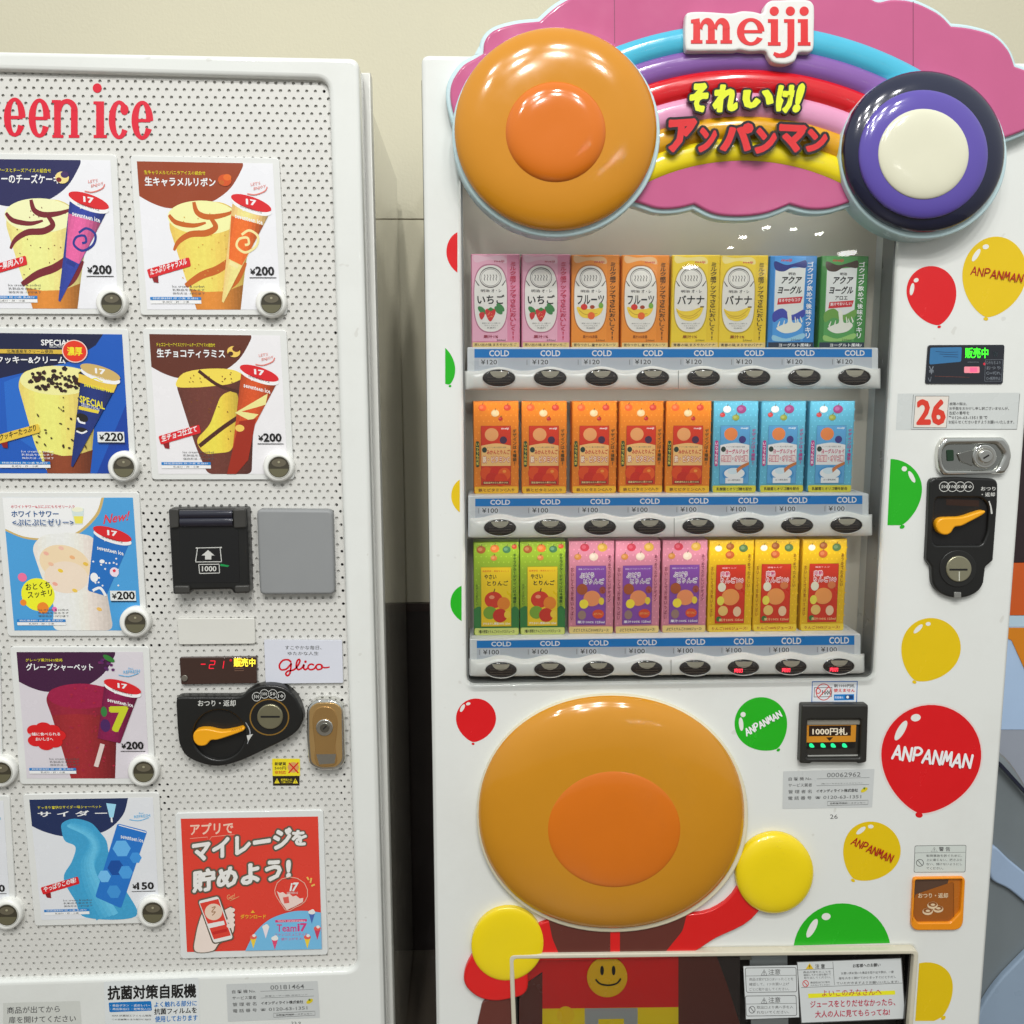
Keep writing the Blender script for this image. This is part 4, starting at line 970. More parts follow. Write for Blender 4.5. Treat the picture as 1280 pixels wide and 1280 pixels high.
# ---------------------------------------------------------------- drink cartons (things)
def cartonmap(wd, h): return lambda u, v: (u*wd, (1-v)*h)
def PC(*rgb): return M(tuple(rgb), .3, coat=.25, k=.95)
def carton_mesh(kind, wd, h):
    dp = .032; Y = 0
    b = MB(0, cartonmap(wd, h)); 
    base = dict(straw=(222, 140, 170), fruit=(226, 134, 36), banana=(230, 196, 40), aqua=(50, 130, 200), aloe=(60, 134, 60), mikan=(226, 128, 26), yog=(96, 178, 206), veg=(140, 170, 40), grape=(206, 130, 150), apple=(222, 178, 20))[kind]
    bc = PC(*base); dk = PC(*[int(x*.9) for x in base]); lt = PC(*[min(235, int(x*.72+70)) for x in base])
    b.plate(rnd([(0, .0), (1, .0), (1, 1), (0, 1)], .01), bc, y=0, th=dp, bev=.0015)
    b.z = -.0001
    if kind in ('straw', 'fruit', 'banana'):
        b.plate(box(.02, .01, .74, .93), lt if kind == 'straw' else PC(*[min(235, x+8) for x in base]))
        b.plate(catmull([(.06, .01), (.3, .03), (.6, .02), (.72, .05), (.7, .1), (.4, .06), (.1, .09)], 4, True), PC(*[min(236, int(x*.5+120)) for x in base]))
        cap = rnd([(.07, .12), (.73, .12), (.73, .83), (.07, .83)], .32, 8)
        b.plate([(u, v) for u, v in [(.40+.355*math.copysign(abs(math.cos(t))**.8, math.cos(t)), .475+.37*math.copysign(abs(math.sin(t))**.62, math.sin(t))) for t in [i*math.pi/24 for i in range(48)]]], PC(*[int(x*.82) for x in base]))
        b.plate([(u, v) for u, v in [(.40+.335*math.copysign(abs(math.cos(t))**.8, math.cos(t)), .475+.355*math.copysign(abs(math.sin(t))**.62, math.sin(t))) for t in [i*math.pi/24 for i in range(48)]]], PC(228, 226, 220))
        b.text('meiji', .48, .065, .68, .095, PC(200, 50, 60) if kind != 'straw' else PC(180, 70, 90), bold=.03, res=1)
        G2 = PC(90, 86, 84)
        b.stroke(ell(.40, .25, .22, .105, 28), .012, G2, smooth=False, closed=True); b.stroke(ell(.40, .25, .19, .09, 24), .005, G2, smooth=False, closed=True)
        for u in (.27, .33, .39, .45, .51): b.stroke([(u, .22), (u+.02, .24), (u, .265), (u+.015, .28)], .012, G2, n=2)
        for sgn in (-1, 1):
            for q in range(3): b.stroke([(.40+sgn*(.23+.02*q), .335-.012*q), (.40+sgn*(.27+.02*q), .32-.02*q)], .012, G2, smooth=False)
        b.text('明治', .2, .375, .38, .405, G2, bold=.02, res=1); b.text('オ・レ', .42, .372, .62, .408, INK, bold=.02, res=1)
        b.text({'straw': 'いちご', 'fruit': 'フルーツ', 'banana': 'バナナ'}[kind], .13, .435, .68, .53, INK, bold=.025)
        if kind == 'straw':
            for u, v in ((.22, .6), (.56, .6), (.6, .57)): b.plate(ell(u, v, .09, .035, 14, rot=20), PC(60, 130, 70))
            b.plate(catmull([(.3, .59), (.45, .58), (.5, .62), (.42, .71), (.36, .71), (.3, .64)], 4, True), PC(206, 40, 44)); b.plate(catmull([(.17, .63), (.26, .62), (.27, .66), (.21, .7), (.17, .67)], 4, True), PC(200, 44, 48))
            for k in range(14): b.plate(ell(random.uniform(.33, .46), random.uniform(.61, .68), .006, .004, 5), PC(236, 190, 120))
            b.plate([(.33, .59), (.4, .565), (.47, .59), (.4, .61)], PC(60, 130, 60))
        elif kind == 'fruit':
            b.plate(catmull([(.12, .56), (.2, .66), (.4, .68), (.6, .64), (.66, .56), (.5, .58), (.3, .58)], 4, True), PC(238, 204, 60)); b.stroke([(.16, .59), (.3, .64), (.55, .63)], .01, PC(200, 160, 40))
            b.plate(ell(.27, .56, .07, .033), PC(210, 50, 40)); b.plate(ell(.42, .655, .075, .04), PC(230, 100, 40)); b.plate(ell(.62, .545, .05, .03), PC(120, 170, 60)); b.plate(ell(.44, .56, .05, .02), PC(160, 60, 30))
        else:
            b.plate(catmull([(.1, .575), (.2, .6), (.4, .6), (.62, .56), (.66, .58), (.58, .67), (.4, .71), (.2, .68)], 4, True), PC(238, 206, 56))
            b.stroke([(.12, .6), (.25, .65), (.45, .65), (.62, .58)], .01, PC(206, 166, 40)); b.stroke([(.2, .66), (.4, .68), (.56, .64)], .008, PC(206, 166, 40)); b.plate(box(.6, .55, .68, .565), PC(110, 90, 30))
        for k, t in enumerate(('素材のおいしさ感じる', 'カルシウム入り', '乳飲料')): b.text(t, .22+.05*k, .73+.025*k, .6-.05*k, .745+.025*k, GREYT, bold=0, res=1)
        b.text({'straw': '果汁1%', 'fruit': '果汁10%未満', 'banana': '果汁1%'}[kind], .25, .865, .55, .9, PC(150, 30, 60) if kind == 'straw' else PC(150, 80, 20), bold=.03, res=1); b.text('200ml', .52, .91, .70, .93, INK, bold=.0, res=1)
        b.vtext('ミルク感アップでさらにおいしく!!', .80, .08, .92, .92, {'straw': PC(196, 30, 70), 'fruit': PC(60, 44, 24), 'banana': PC(70, 54, 24)}[kind])
        b.plate(box(.02, .945, .985, .998), PC(222, 196, 130)); b.text({'straw': '思い出の味,まろやかいちご', 'fruit': '昔なつかし,爽やかフルーツ', 'banana': '青春の味,まろやかバナナ'}[kind], .06, .955, .93, .988, INK, bold=.02, res=1)
    elif kind in ('aqua', 'aloe'):
        b.plate(box(0.1, .01, .76, .93), PC(*[min(235, x+24) for x in base]))
        b.plate([(.12, .15), (.76, .12), (.74, .62), (.5, .66), (.12, .62)], PC(226, 228, 226))
        b.plate(catmull([(.1, .06), (.35, .10), (.6, .07), (.76, .05), (.76, .13), (.5, .12), (.3, .17), (.12, .15)], 5, True), PC(40, 50, 130) if kind == 'aqua' else PC(70, 50, 40))
        b.text('meiji', .24, .035, .46, .07, PC(206, 60, 60), bold=.04, res=1)
        b.text('明治', .4, .18, .55, .21, INK, bold=.03, res=1); b.text('アクア', .25, .225, .66, .30, INK, bold=.045, dx=.03); b.text('ヨーグル', .18, .33, .68, .41, INK, bold=.045, dx=.03)
        if kind == 'aloe': b.text('アロエ', .32, .435, .58, .475, INK, bold=.03, res=1)
        y0 = .46 if kind == 'aqua' else .50
        b.plate([(.2, y0), (.72, y0-.02), (.68, y0+.05), (.18, y0+.07)], PC(206, 40, 50)); b.text('まろやかなコク' if kind == 'aqua' else '果汁でおいしい', .22, y0+.008, .67, y0+.043, WHT, bold=.02, dy=-.012, res=1)
        b.plate(catmull([(.1, .62), (.3, .57), (.5, .64), (.76, .58), (.76, .66), (.5, .7), (.3, .67), (.12, .72)], 5, True), PC(60, 70, 170) if kind == 'aqua' else PC(110, 160, 70))
        b.plate(catmull([(.4, .6), (.48, .6), (.52, .72), (.66, .72), (.72, .76), (.6, .82), (.36, .84), (.18, .79), (.3, .75), (.42, .72)], 5, True), PC(232, 232, 220))
        for u, v in ((.62, .68), (.68, .66), (.25, .71), (.57, .66), (.35, .70)): b.stroke([(u, v), (u+(u-.45)*.2, v+.06)], lambda t: .012+.02*t, PC(232, 232, 220))
        b.plate(catmull([(.12, .86), (.4, .9), (.76, .84), (.76, .90), (.4, .93), (.12, .92)], 4, True), PC(150, 200, 226) if kind == 'aqua' else PC(150, 196, 110))
        b.text('200ml', .5, .9, .7, .925, INK, bold=0, res=1)
        b.vtext('ゴクゴク飲めて後味スッキリ', .80, .06, .92, .9, WHT)
        b.plate(box(-.0+.02, .94, .985, .998), PC(36, 50, 70)); b.text('ヨーグルト風味♪', .25, .952, .93, .988, WHT, bold=.02, res=1)
    else:
        # panel print on a dotted ground
        inner = dict(mikan=(206, 52, 24), yog=(90, 160, 210), veg=(232, 196, 30), grape=(128, 70, 160), apple=(206, 50, 26))[kind]
        dot = PC(*[min(240, x+22) for x in base]); 
        for i in range(9):
            for j in range(15):
                b.plate(ell(.06+.11*i+(.055 if j % 2 else 0), .03+.062*j, .016, .009, 6), dot, y=-.0004) if (.06+.11*i+.055) < 1 else None
        b.z = -.0005
        if kind == 'veg': b.plate(catmull([(0, .72), (.12, .69), (.25, .73), (.5, .71), (.75, .74), (.9, .69), (1, .73)], 4)+[(1, .93), (0, .93)], PC(50, 120, 60))
        # row of small fruit drawings along the top (plain stand-ins)
        tops = dict(mikan=[(.2, .07, .09, (226, 90, 40)), (.75, .07, .08, (200, 60, 40)), (.48, .13, .09, (228, 200, 150)), (.6, .19, .05, (190, 40, 40))],
                    yog=[(.3, .09, .09, (230, 226, 220)), (.62, .09, .11, (150, 60, 120)), (.2, .15, .06, (200, 60, 60)), (.5, .18, .08, (150, 160, 60))],
                    veg=[(.17, .08, .1, (150, 80, 30)), (.47, .07, .1, (206, 110, 40)), (.73, .08, .09, (60, 110, 70)), (.45, .17, .07, (200, 120, 60)), (.9, .05, .06, (190, 70, 40))],
                    grape=[(.35, .07, .1, (190, 50, 70)), (.74, .07, .11, (206, 160, 60)), (.2, .17, .08, (200, 130, 60)), (.55, .17, .1, (220, 200, 180))],
                    apple=[(.2, .09, .08, (226, 220, 200)), (.46, .07, .09, (150, 80, 30)), (.76, .09, .1, (80, 110, 60)), (.46, .16, .1, (190, 90, 40))])[kind]
        for u, v, r, c in tops:
            b.plate(ell(u, v, r, r*.42, 14), PC(*c)); b.plate(ell(u-.02, v-.005, r*.5, r*.2, 10), PC(*[min(240, int(x*.8+50)) for x in c])); b.stroke([(u, v-r*.35), (u+.02, v-r*.6)], .012, PC(90, 70, 30), smooth=False)
        pu0, pu1, pv0, pv1 = .17, .82, .27, .905
        b.plate(box(pu0-.008, pv0-.004, pu1+.008, pv1+.004), PC(*[int(x*.8) for x in inner])); b.plate(box(pu0, pv0, pu1, pv1), PC(*inner))
        if kind in ('mikan', 'yog'):
            b.plate(ell(.40, .36, .15, .07), PC(228, 160, 100) if kind == 'mikan' else PC(226, 130, 70)); b.plate(ell(.66, .42, .08, .04), PC(70, 40, 70) if kind == 'mikan' else PC(60, 50, 120)); b.text('meiji', .62, .285, .78, .31, WHT, bold=.02, res=1)
            b.plate(catmull([(pu0, .48), (.5, .455), (pu1, .48)], 5)+[(pu1, .7), (pu0, .7)], PC(236, 190, 120) if kind == 'mikan' else PC(228, 226, 224))
            b.plate(ell(.24, .525, .055, .03), PC(40, 60, 50)); tr_ = PC(196, 26, 30) if kind == 'mikan' else PC(196, 40, 90)
            b.text('すくすく果汁を贅沢に使用', .3, .49, .72, .508, GREYT, res=1, bold=0)
            b.text('みかんとりんご' if kind == 'mikan' else 'ヨーグルジョイ', .29, .525, .8, .575, tr_, bold=.035, res=1)
            if kind == 'mikan': outlined(b, '鉄・ビタミンC', .2, .595, .79, .665, PC(240, 226, 200), tr_, .006, bold=.04, res=1, n=8)
            else: outlined(b, '乳酸菌・オリゴ糖', .2, .595, .79, .66, PC(240, 226, 220), tr_, .006, bold=.03, res=1, n=8)
            if kind == 'mikan':
                for u, v, c in ((.28, .78, (220, 76, 22)), (.5, .77, (206, 40, 24)), (.68, .79, (226, 90, 26)), (.4, .84, (200, 40, 20)), (.6, .85, (214, 60, 20))): b.plate(clip(ell(u, v, .14, .07, 20), -1, 0, -.815), PC(*c))
                b.plate(ell(.68, .76, .04, .015), PC(236, 150, 60)); b.plate(box(.2, .868, .78, .897), PC(120, 30, 14)); b.text('国産温州みかん果汁100%', .22, .872, .76, .893, PC(236, 214, 150), bold=.02, res=1)
            else:
                b.plate(ell(.5, .80, .27, .085), PC(60, 140, 200)); b.plate(ell(.5, .79, .23, .06), PC(230, 232, 232)); b.plate(ell(.46, .765, .12, .035), PC(206, 224, 232)); b.stroke([(.55, .765), (.66, .72), (.82, .68)], lambda t: .05-.02*t, PC(196, 116, 60)); b.plate(box(.3, .84, .7, .90), PC(226, 228, 230)); b.text('はっ酵乳飲料', .36, .855, .64, .875, INK, res=1)
            b.plate(rnd(box(.045, .43, .125, .71), .03), PC(40, 70, 40) if kind == 'mikan' else PC(190, 50, 130)); b.vtext('いつでも元気', .055, .445, .115, .695, PC(236, 214, 90) if kind == 'mikan' else WHT, res=1)
            b.vtext('デザインは4種類!', .87, .3, .95, .7, PC(50, 60, 30) if kind == 'mikan' else PC(190, 50, 130), res=1)
        elif kind == 'veg':
            b.text('国産野菜・果実をおいしく', .2, .30, .78, .32, PC(206, 60, 30), res=1, bold=.01); b.text('やさい', .24, .345, .5, .395, INK, bold=.035); b.text('とりんご', .3, .415, .76, .465, INK, bold=.035)
            b.plate(ell(.44, .62, .2, .09), PC(206, 56, 36)); b.plate(ell(.66, .66, .14, .07), PC(226, 130, 40)); b.plate(ell(.36, .76, .15, .07), PC(120, 160, 50)); b.plate(ell(.58, .79, .16, .075), PC(200, 50, 34)); b.plate(ell(.4, .59, .06, .02), PC(230, 150, 110)); b.stroke([(.44, .54), (.47, .5)], .02, PC(90, 60, 30), smooth=False); b.plate(ell(.74, .78, .07, .04), PC(236, 200, 60))
            b.text('すりおろし野菜100% 125ml', .2, .865, .8, .89, WHT, res=1, bold=.02)
            b.vtext('キャラクターデザインは4種類!', .87, .12, .94, .7, PC(40, 80, 30), res=1); b.vtext('たのしくおいしい', .05, .45, .1, .68, PC(60, 90, 30), res=1)
        elif kind == 'grape':
            b.text('国産ぶどう&りんごをブレンド', .22, .295, .78, .31, WHT, res=1, bold=0)
            outlined(b, 'ぶどう', .25, .345, .56, .395, PC(110, 40, 120), WHT, .007, bold=.03, n=8, res=1); outlined(b, 'とりんご', .33, .41, .78, .46, PC(110, 40, 120), WHT, .007, bold=.03, n=8, res=1)
            b.plate(ell(.52, .62, .19, .085), PC(226, 140, 90)); b.plate(ell(.3, .52, .12, .06), PC(160, 80, 40)); b.plate(ell(.34, .68, .1, .05), PC(236, 216, 60)); b.plate(ell(.75, .53, .07, .04), PC(150, 70, 60)); b.plate(ell(.73, .65, .06, .04), PC(226, 200, 60)); b.plate(ell(.3, .8, .09, .05), PC(150, 120, 110))
            b.plate(ell(.66, .79, .13, .05), PC(214, 76, 40)); b.text('ぶどうとりんご', .56, .775, .76, .8, PC(240, 220, 120), res=1)
            b.text('果汁100% 125ml', .2, .862, .8, .892, WHT, res=1, bold=.02)
            b.vtext('おいしくて元気いっぱい', .05, .28, .11, .86, PC(120, 30, 60), res=1); b.vtext('あつめてたのしいデザイン', .87, .15, .93, .66, PC(110, 30, 60), res=1)
        else:
            b.text('国産りんご', .3, .295, .62, .31, WHT, res=1, bold=0); outlined(b, '完熟', .27, .345, .47, .395, PC(206, 40, 110), WHT, .007, bold=.03, n=8, res=1); outlined(b, 'りんご100', .27, .41, .78, .465, PC(206, 40, 60), WHT, .007, bold=.03, n=8, res=1)
            b.plate(ell(.5, .62, .2, .09), PC(230, 150, 80)); b.plate(ell(.3, .51, .09, .05), PC(226, 222, 200)); b.plate(ell(.68, .5, .09, .04), PC(210, 120, 70)); b.plate(ell(.28, .66, .08, .05), PC(226, 216, 80)); b.plate(ell(.34, .77, .11, .055), PC(226, 190, 110)); b.plate(ell(.66, .78, .09, .055), PC(232, 196, 160)); b.plate(ell(.25, .86, .06, .03), PC(60, 110, 50))
            b.text('果汁100% 125ml', .25, .855, .8, .885, PC(236, 210, 150), res=1, bold=.02)
            b.vtext('おいしくて元気いっぱい', .05, .28, .10, .84, PC(150, 60, 20), res=1); b.vtext('あつめてたのしい', .87, .15, .93, .52, PC(130, 70, 20), res=1)
        tabc = dict(mikan=(236, 184, 40), yog=(216, 206, 60), veg=(206, 216, 120), grape=(228, 204, 130), apple=(236, 206, 60))[kind]
        b.plate(rnd([(.01, .925), (.99, .925), (.985, 1.0), (.02, 1.0)], .03), PC(*tabc), y=b.z-.0012, th=.001); b.z -= .0014
        b.text(dict(mikan='鉄とビタミンC入り', yog='乳酸菌とオリゴ糖を配合', veg='7種の野菜とりんごのミックスジュース!', grape='ぶどうとりんごの100%ジュース!', apple='りんご100%ジュース!')[kind], .1, .945, .9, .98, dict(mikan=PC(120, 60, 20), yog=INK, veg=INK, grape=INK, apple=PC(170, 50, 20))[kind], bold=.02, res=1)
    return b.mesh('drink_carton')
CN = dict(straw='pink strawberry milk', fruit='orange mixed fruit milk', banana='yellow banana milk', aqua='blue drinking yoghurt', aloe='green aloe yoghurt', mikan='orange mandarin juice', yog='light blue yoghurt drink', veg='green vegetable and apple juice', grape='purple and pink grape juice', apple='yellow and red apple juice')
LAY = [(['straw', 'straw', 'fruit', 'fruit', 'banana', 'banana', 'aqua', 'aloe'], [(589, 649), (652, 712), (714, 774), (777, 836), (839, 896), (899, 957), (961, 1020), (1025, 1079)], (318.5, 318.5), (434.2, 434.4), 'top'),
       (['mikan']*5+['yog']*3, [(592, 650), (652, 710), (715, 772), (774, 830), (832, 888), (891, 947), (951, 1009), (1011, 1067)], (503, 499.5), (618.5, 615.5), 'middle'),
       (['veg']*2+['grape']*3+['apple']*3, [(592, 649.5), (650, 708), (711, 768.5), (769, 826.5), (828, 884.5), (885.5, 942.5), (942.5, 1000.5), (1002, 1058)], (678, 673.5), (790, 785), 'bottom')]
YC = .030
ORD = ['first', 'second', 'third', 'fourth', 'fifth']
for ri, (kinds, xsP, tp, bt, rn) in enumerate(LAY):
    meshes = {}
    wd = (at(xsP[3][1], 500, YC)[0]-at(xsP[3][0], 500, YC)[0]); stop = lambda x, R=ROWS[ri]: at(x, R['t'][0]+(R['t'][1]-R['t'][0])*(x-R['xl'])/(R['xr']-R['xl']), .006)[1]+.0004
    h0 = at(820, sum(tp)/2, YC)[1]-stop(820)
    proto = {}
    for i, k in enumerate(kinds):
        if k not in proto:
            me = carton_mesh(k, wd, h0)
            o = bpy.data.objects.new('drink_carton', me); proto[k] = o
        else: o = proto[k].copy()
        C.objects.link(o)
        X = at(xsP[i][0], (tp[0]+bt[0])/2, YC)[0]; yb = bt[0]+(bt[1]-bt[0])*i/7
        Z = stop(xsP[i][0]+25)
        o.location = (X, YC+random.uniform(-.001, .002), Z); o.rotation_euler = (random.uniform(-.012, .004), 0, random.uniform(-.05, .03))
        same = [j for j, kk in enumerate(kinds) if kk == k]
        if k == 'aqua' : pos = 'seventh from the left on the top shelf'
        elif k == 'aloe': pos = 'at the right end of the top shelf'
        elif len(same) == 2: pos = ('left' if i == same[0] else 'right')+' one of its pair on the '+rn+' shelf'
        else: pos = ORD[i-same[0]]+' of its kind from the left, '+rn+' shelf'
        o['label'] = CN[k]+' carton, '+pos; o['category'] = 'carton'; o['group'] = 'drink cartons in the glass showcase'
        if k not in WLOC: pass
for (ya, yb_) in ((222, 0), (489, 1), (675, 2)):
    for xm in (715, 960):
        x_, z_ = at(xm, ya, .01)
        lo_ = lamp('showcase_fill', (x_, .004, z_-.004), (x_, .075, z_-.16), .30, .10 if yb_ else .11, (1, .985, .93), sy=.006)  # unseen strip lights, added to brighten the cartons and lining
# the glass pane in front (last so it is easy to find)
mb = MB(0); mb.plate(glass_loop, glassmat(), y=-.0125, world=True); mb.build('window_pane', RM)

# ---------------------------------------------------------------- cloud sign
SG = MB(-.02)
pink = catmull([(569, 150), (563, 125), (565, 104), (578, 84), (594, 74), (604, 68)], 5)[:-1] + catmull([(604, 68), (606, 52), (618, 39), (645, 31), (674, 28)], 5)[:-1] + \
    catmull([(674, 28), (696, 9), (725, -6), (765, -16), (800, -16)], 5)[:-1] + catmull([(800, -16), (850, -45), (940, -58), (1030, -44), (1084, -2)], 6)[:-1] + \
    catmull([(1084, -2), (1096, 4), (1114, 1), (1140, 4), (1170, 18), (1187, 34)], 5)[:-1] + catmull([(1187, 34), (1212, 37), (1240, 46), (1258, 64), (1266, 84)], 5)[:-1] + \
    catmull([(1266, 84), (1288, 94), (1304, 118), (1300, 146), (1280, 163), (1240, 178)], 5)[:-1] + catmull([(1240, 178), (1140, 230), (1068, 251)], 4)[:-1] + \
    catmull([(1068, 251), (1036, 261), (1010, 262), (986, 256)], 5)[:-1] + catmull([(986, 256), (957, 267), (924, 271), (892, 268), (867, 256)], 5)[:-1] + \
    catmull([(867, 256), (845, 261), (820, 261), (790, 252), (700, 230), (600, 190)], 5)
rim = M((196, 222, 226), .25, k=1)
W = [at(*p, -.02) for p in pink]
mb = MB(-.02); mb.plate([p for p in inset(W if area(W) > 0 else W[::-1], -.0062)], rim, y=-.020, th=.0195, bev=.003, world=True)
cs = mb.build('cloud_sign', RM)
PINK = M((194, 92, 136), .12, kind='gloss', coat=.5, k=1.0)
mb = MB(-.02); mb.plate(W, PINK, y=-.026, th=.006, bev=.0035, world=True, seg=4)
for a, b_ in (((767, -16), (767.5, 56)), ((1139, 4), (1139, 90)), ((786, 246), (786.5, 251))):
    mb.stroke([a, b_], .9, M((120, 50, 84), .5), y=-.0262, smooth=False)
mb.build('cloud_face', cs)
RB = [(28, 57.5, (72, 178, 208)), (57.5, 86, (130, 88, 160)), (86, 115, (206, 22, 32)), (115, 144.5, (218, 150, 184)), (144.5, 172, (214, 156, 22)), (172, 200, (238, 212, 24))]
for (y0, y1, c) in RB:
    mb = MB(-.03); mi = mb.mat(M(c, .14, coat=.5, k=1.05)); R0, R1 = 478-y0, 478-y1; segs = 8; N = 40
    for i in range(N+1):
        xx = 735+(1160-735)*i/N
        for k in range(segs+1):
            f = k/segs; R_ = R0+(R1-R0)*f
            p = at(930+R_*math.sin((xx-930)/((R0+R1)/2)*1.0), 478-R_*math.cos((xx-930)/((R0+R1)/2)*1.0), -.03)
            mb.v.append((p[0], -.0262-.0065*math.sin(math.pi*f)**.55, p[1]))
    for i in range(N):
        for k in range(segs):
            a = i*(segs+1)+k; mb.face((a, a+1, a+segs+2, a+segs+1), mi)
    mb.build('rainbow_band', cs)
# word sign
T = lambda x, y: (820+x/2.783, y/2.783)
mb = MB(-.045); mb.mp = lambda a, b: at(*T(a, b), -.045)
blob = [(104, 60), (112, 42), (150, 38), (200, 40), (262, 44), (300, 36), (340, 38), (372, 44), (380, 18), (400, 0), (430, -2), (520, -4), (548, 10), (553, 40), (552, 110), (550, 165), (535, 180), (498, 182), (485, 210), (450, 222), (410, 216), (392, 196), (380, 176), (330, 178), (290, 172), (272, 176), (200, 176), (120, 176), (104, 165), (101, 110)]
mb.plate(catmull(blob, 3, True), M((226, 226, 222), .25, k=1), y=-.044, th=.014, bev=.003)
ws = mb.build('word_sign', cs)
mb = MB(-.045); mb.mp = lambda a, b: at(*T(a, b), -.045)
MR = M((206, 30, 34), .3); yl = -.0446
def bar(x0, y0, x1, y1, k): mb.plate(box(x0, y0, x1, y1), MR, y=yl-.00008*k, th=.001)
bar(130, 76, 154, 145, 0); bar(181, 92, 205, 145, 0); bar(232, 92, 257, 145, 0); bar(122, 139, 162, 151, 1); bar(174, 139, 213, 151, 1); bar(225, 139, 265, 151, 1)
mb.plate([(122, 68), (152, 63), (153, 82), (122, 80)], MR, y=yl-.0001, th=.001)
for c0 in (0, 51):
    mb.plate(ell(179+c0, 98, 27, 36, 20, a0=182, a1=360)+ell(173+c0, 104, 11, 22, 16, a0=180, a1=360)[::-1], MR, y=yl-.0002-.0001*(c0 > 0), th=.001)
mb.plate(ell(330, 110, 48, 48, 40, a0=30, a1=358)+ell(331, 110, 24, 36, 40, a0=30, a1=358)[::-1], MR, y=yl, th=.001); bar(306, 104, 370, 115, 1)
for x in (400, 504): bar(x, 66, x+25, 148, 0); bar(x-10, 66, x+8, 78, 1); bar(x-10, 146, x+34, 158, 1); mb.plate(ell(x+12, 38, 16), MR, y=yl, th=.001)
bar(458, 66, 482, 160, 0); bar(446, 66, 464, 78, 1); mb.plate(ell(468, 38, 16), MR, y=yl, th=.001)
mb.plate([(458, 158), (482, 158), (480, 176), (468, 192), (448, 200), (420, 200), (408, 190), (412, 180), (430, 186), (446, 182), (456, 172)], MR, y=yl-.0001, th=.001)
mb.build('word_sign_letters', ws)
# title letters, standing proud of the rainbow
LIM = M((214, 222, 40), .25, coat=.4); TRD = M((206, 40, 44), .22, coat=.5); TBK = M((26, 24, 28), .2, coat=.5)
for n_, (ch, x0, y0, x1, y1, dy, dx) in enumerate((('そ', 118, 288, 176, 384, 0, 10), ('れ', 200, 294, 282, 384, 0, 10), ('い', 300, 314, 406, 372, -4, 10), ('け', 420, 296, 482, 388, 0, 10), ('!', 478, 290, 498, 386, 0, 24))):
    mb = MB(-.045); mb.mp = lambda a, b: at(*T(a, b), -.045); mb.z = -.040-.0004*n_
    outlined(mb, ch, x0, y0, x1, y1, LIM, TBK, 11, bold=.03, th=.006, dx=dx, dy=dy, n=12, fat=4)
    mb.build('title_letter', cs)
for n_, (ch, x0, y0, x1, y1, dy) in enumerate((('ア', 44, 418, 136, 526, -6), ('ン', 150, 446, 206, 526, -6), ('パ', 226, 430, 332, 522, 0), ('ン', 346, 446, 414, 530, 4), ('マ', 428, 434, 520, 524, 4), ('ン', 524, 450, 590, 524, 6))):
    mb = MB(-.045); mb.mp = lambda a, b: at(*T(a, b), -.045); mb.z = -.042-.0004*n_
    outlined(mb, ch, x0, y0, x1, y1, TRD, TBK, 13, bold=.03, dy=dy, th=.006, n=16, dx=6, fat=4)
    mb.build('title_letter', cs)

# plain round reliefs
def disc(cx, cy, rx, ry, cols, name, par, label, yb, h, rimr=6, shift=(1, 4)):
    mb = MB(yb); mb.plate(ell(cx+shift[0], cy+shift[1], rx+rimr-2, ry+rimr-2, 72), rim, y=yb+.002, th=abs(yb)-.001 if yb < -.01 else .02, bev=.003)
    o = mb.build(name, par, label=label)
    for i, (f, c, hh, yy) in enumerate(cols):
        mb = MB(yb-yy); mb.dome(ell(cx, cy+(0 if i == 0 else ry*.03), rx*f, ry*f, 72), M(c, .12, coat=.6, kind='gloss', k=1.0), yb-yy, hh, rings=18, power=5, skirt=.006)
        mb.build('relief_dome', o)
    return o
disc(694.5, 161.4, 126.5, 127, [(1.0, (206, 136, 22), .022, .004), (.50, (214, 112, 12), .012, .0235)], 'round_relief', cs, 'large tan round relief with a raised orange centre', -.040, .02)
disc(1154.4, 189.5, 101, 101, [(1.0, (26, 30, 56), .020, .004), (.80, (92, 76, 166), .010, .0195), (.56, (222, 220, 196), .006, .0285)], 'round_relief', cs, 'navy round relief with purple ring and cream centre', -.040, .02)

# ---------------------------------------------------------------- lower round relief and coloured shapes
loopL = [(764.5+166.5*math.copysign(abs(math.cos(t))**.95, math.cos(t)), 1018+(143 if math.sin(t) > 0 else 148)*math.copysign(abs(math.sin(t))**.95, math.sin(t))) for t in [i*2*math.pi/80 for i in range(80)]]
CRM = M((222, 214, 186), .3, k=1)
YLW = M((240, 206, 12), .22, coat=.4, k=1.05); REDP = M((212, 24, 24), .2, coat=.4, k=1.05); BRN = M((92, 42, 34), .22, coat=.4)
mb = MB(0); mb.plate(catmull([(680, 1150), (760, 1128), (860, 1140), (905, 1125), (935, 1090), (962, 1105), (938, 1146), (893, 1170), (850, 1192), (760, 1196), (640, 1196), (640, 1170)], 4, True), REDP, y=-.0075, th=.008, bev=.002)
mb.build('red_relief', RM)
mb = MB(0); mb.z = -.0078
mb.plate(rnd([(684, 1140), (762, 1130), (762, 1192), (700, 1193), (690, 1170)], 5), BRN, th=.001); mb.plate(rnd([(774, 1130), (862, 1120), (852, 1160), (826, 1192), (774, 1192)], 5), BRN, y=mb.z, th=.001)
mb.build('brown_relief', RM)
mb = MB(0); mb.plate(rnd([(582, 1203), (600, 1176), (660, 1170), (660, 1240), (620, 1249), (596, 1244), (578, 1226)], 14), REDP, y=-.009, th=.010, bev=.004); mb.build('red_relief', RM)
mb = MB(0); mb.plate(rnd([(603, 1250), (640, 1235), (640, 1330), (585, 1330)], 5), BRN, y=-.005, th=.006, bev=.002); mb.build('brown_relief', RM)
mb = MB(0); mb.dome(ell(634, 1176, 46, 44, 48, rot=-50), YLW, -.0092, .0038, rings=12, power=6, skirt=.009); mb.build('yellow_oval', RM)
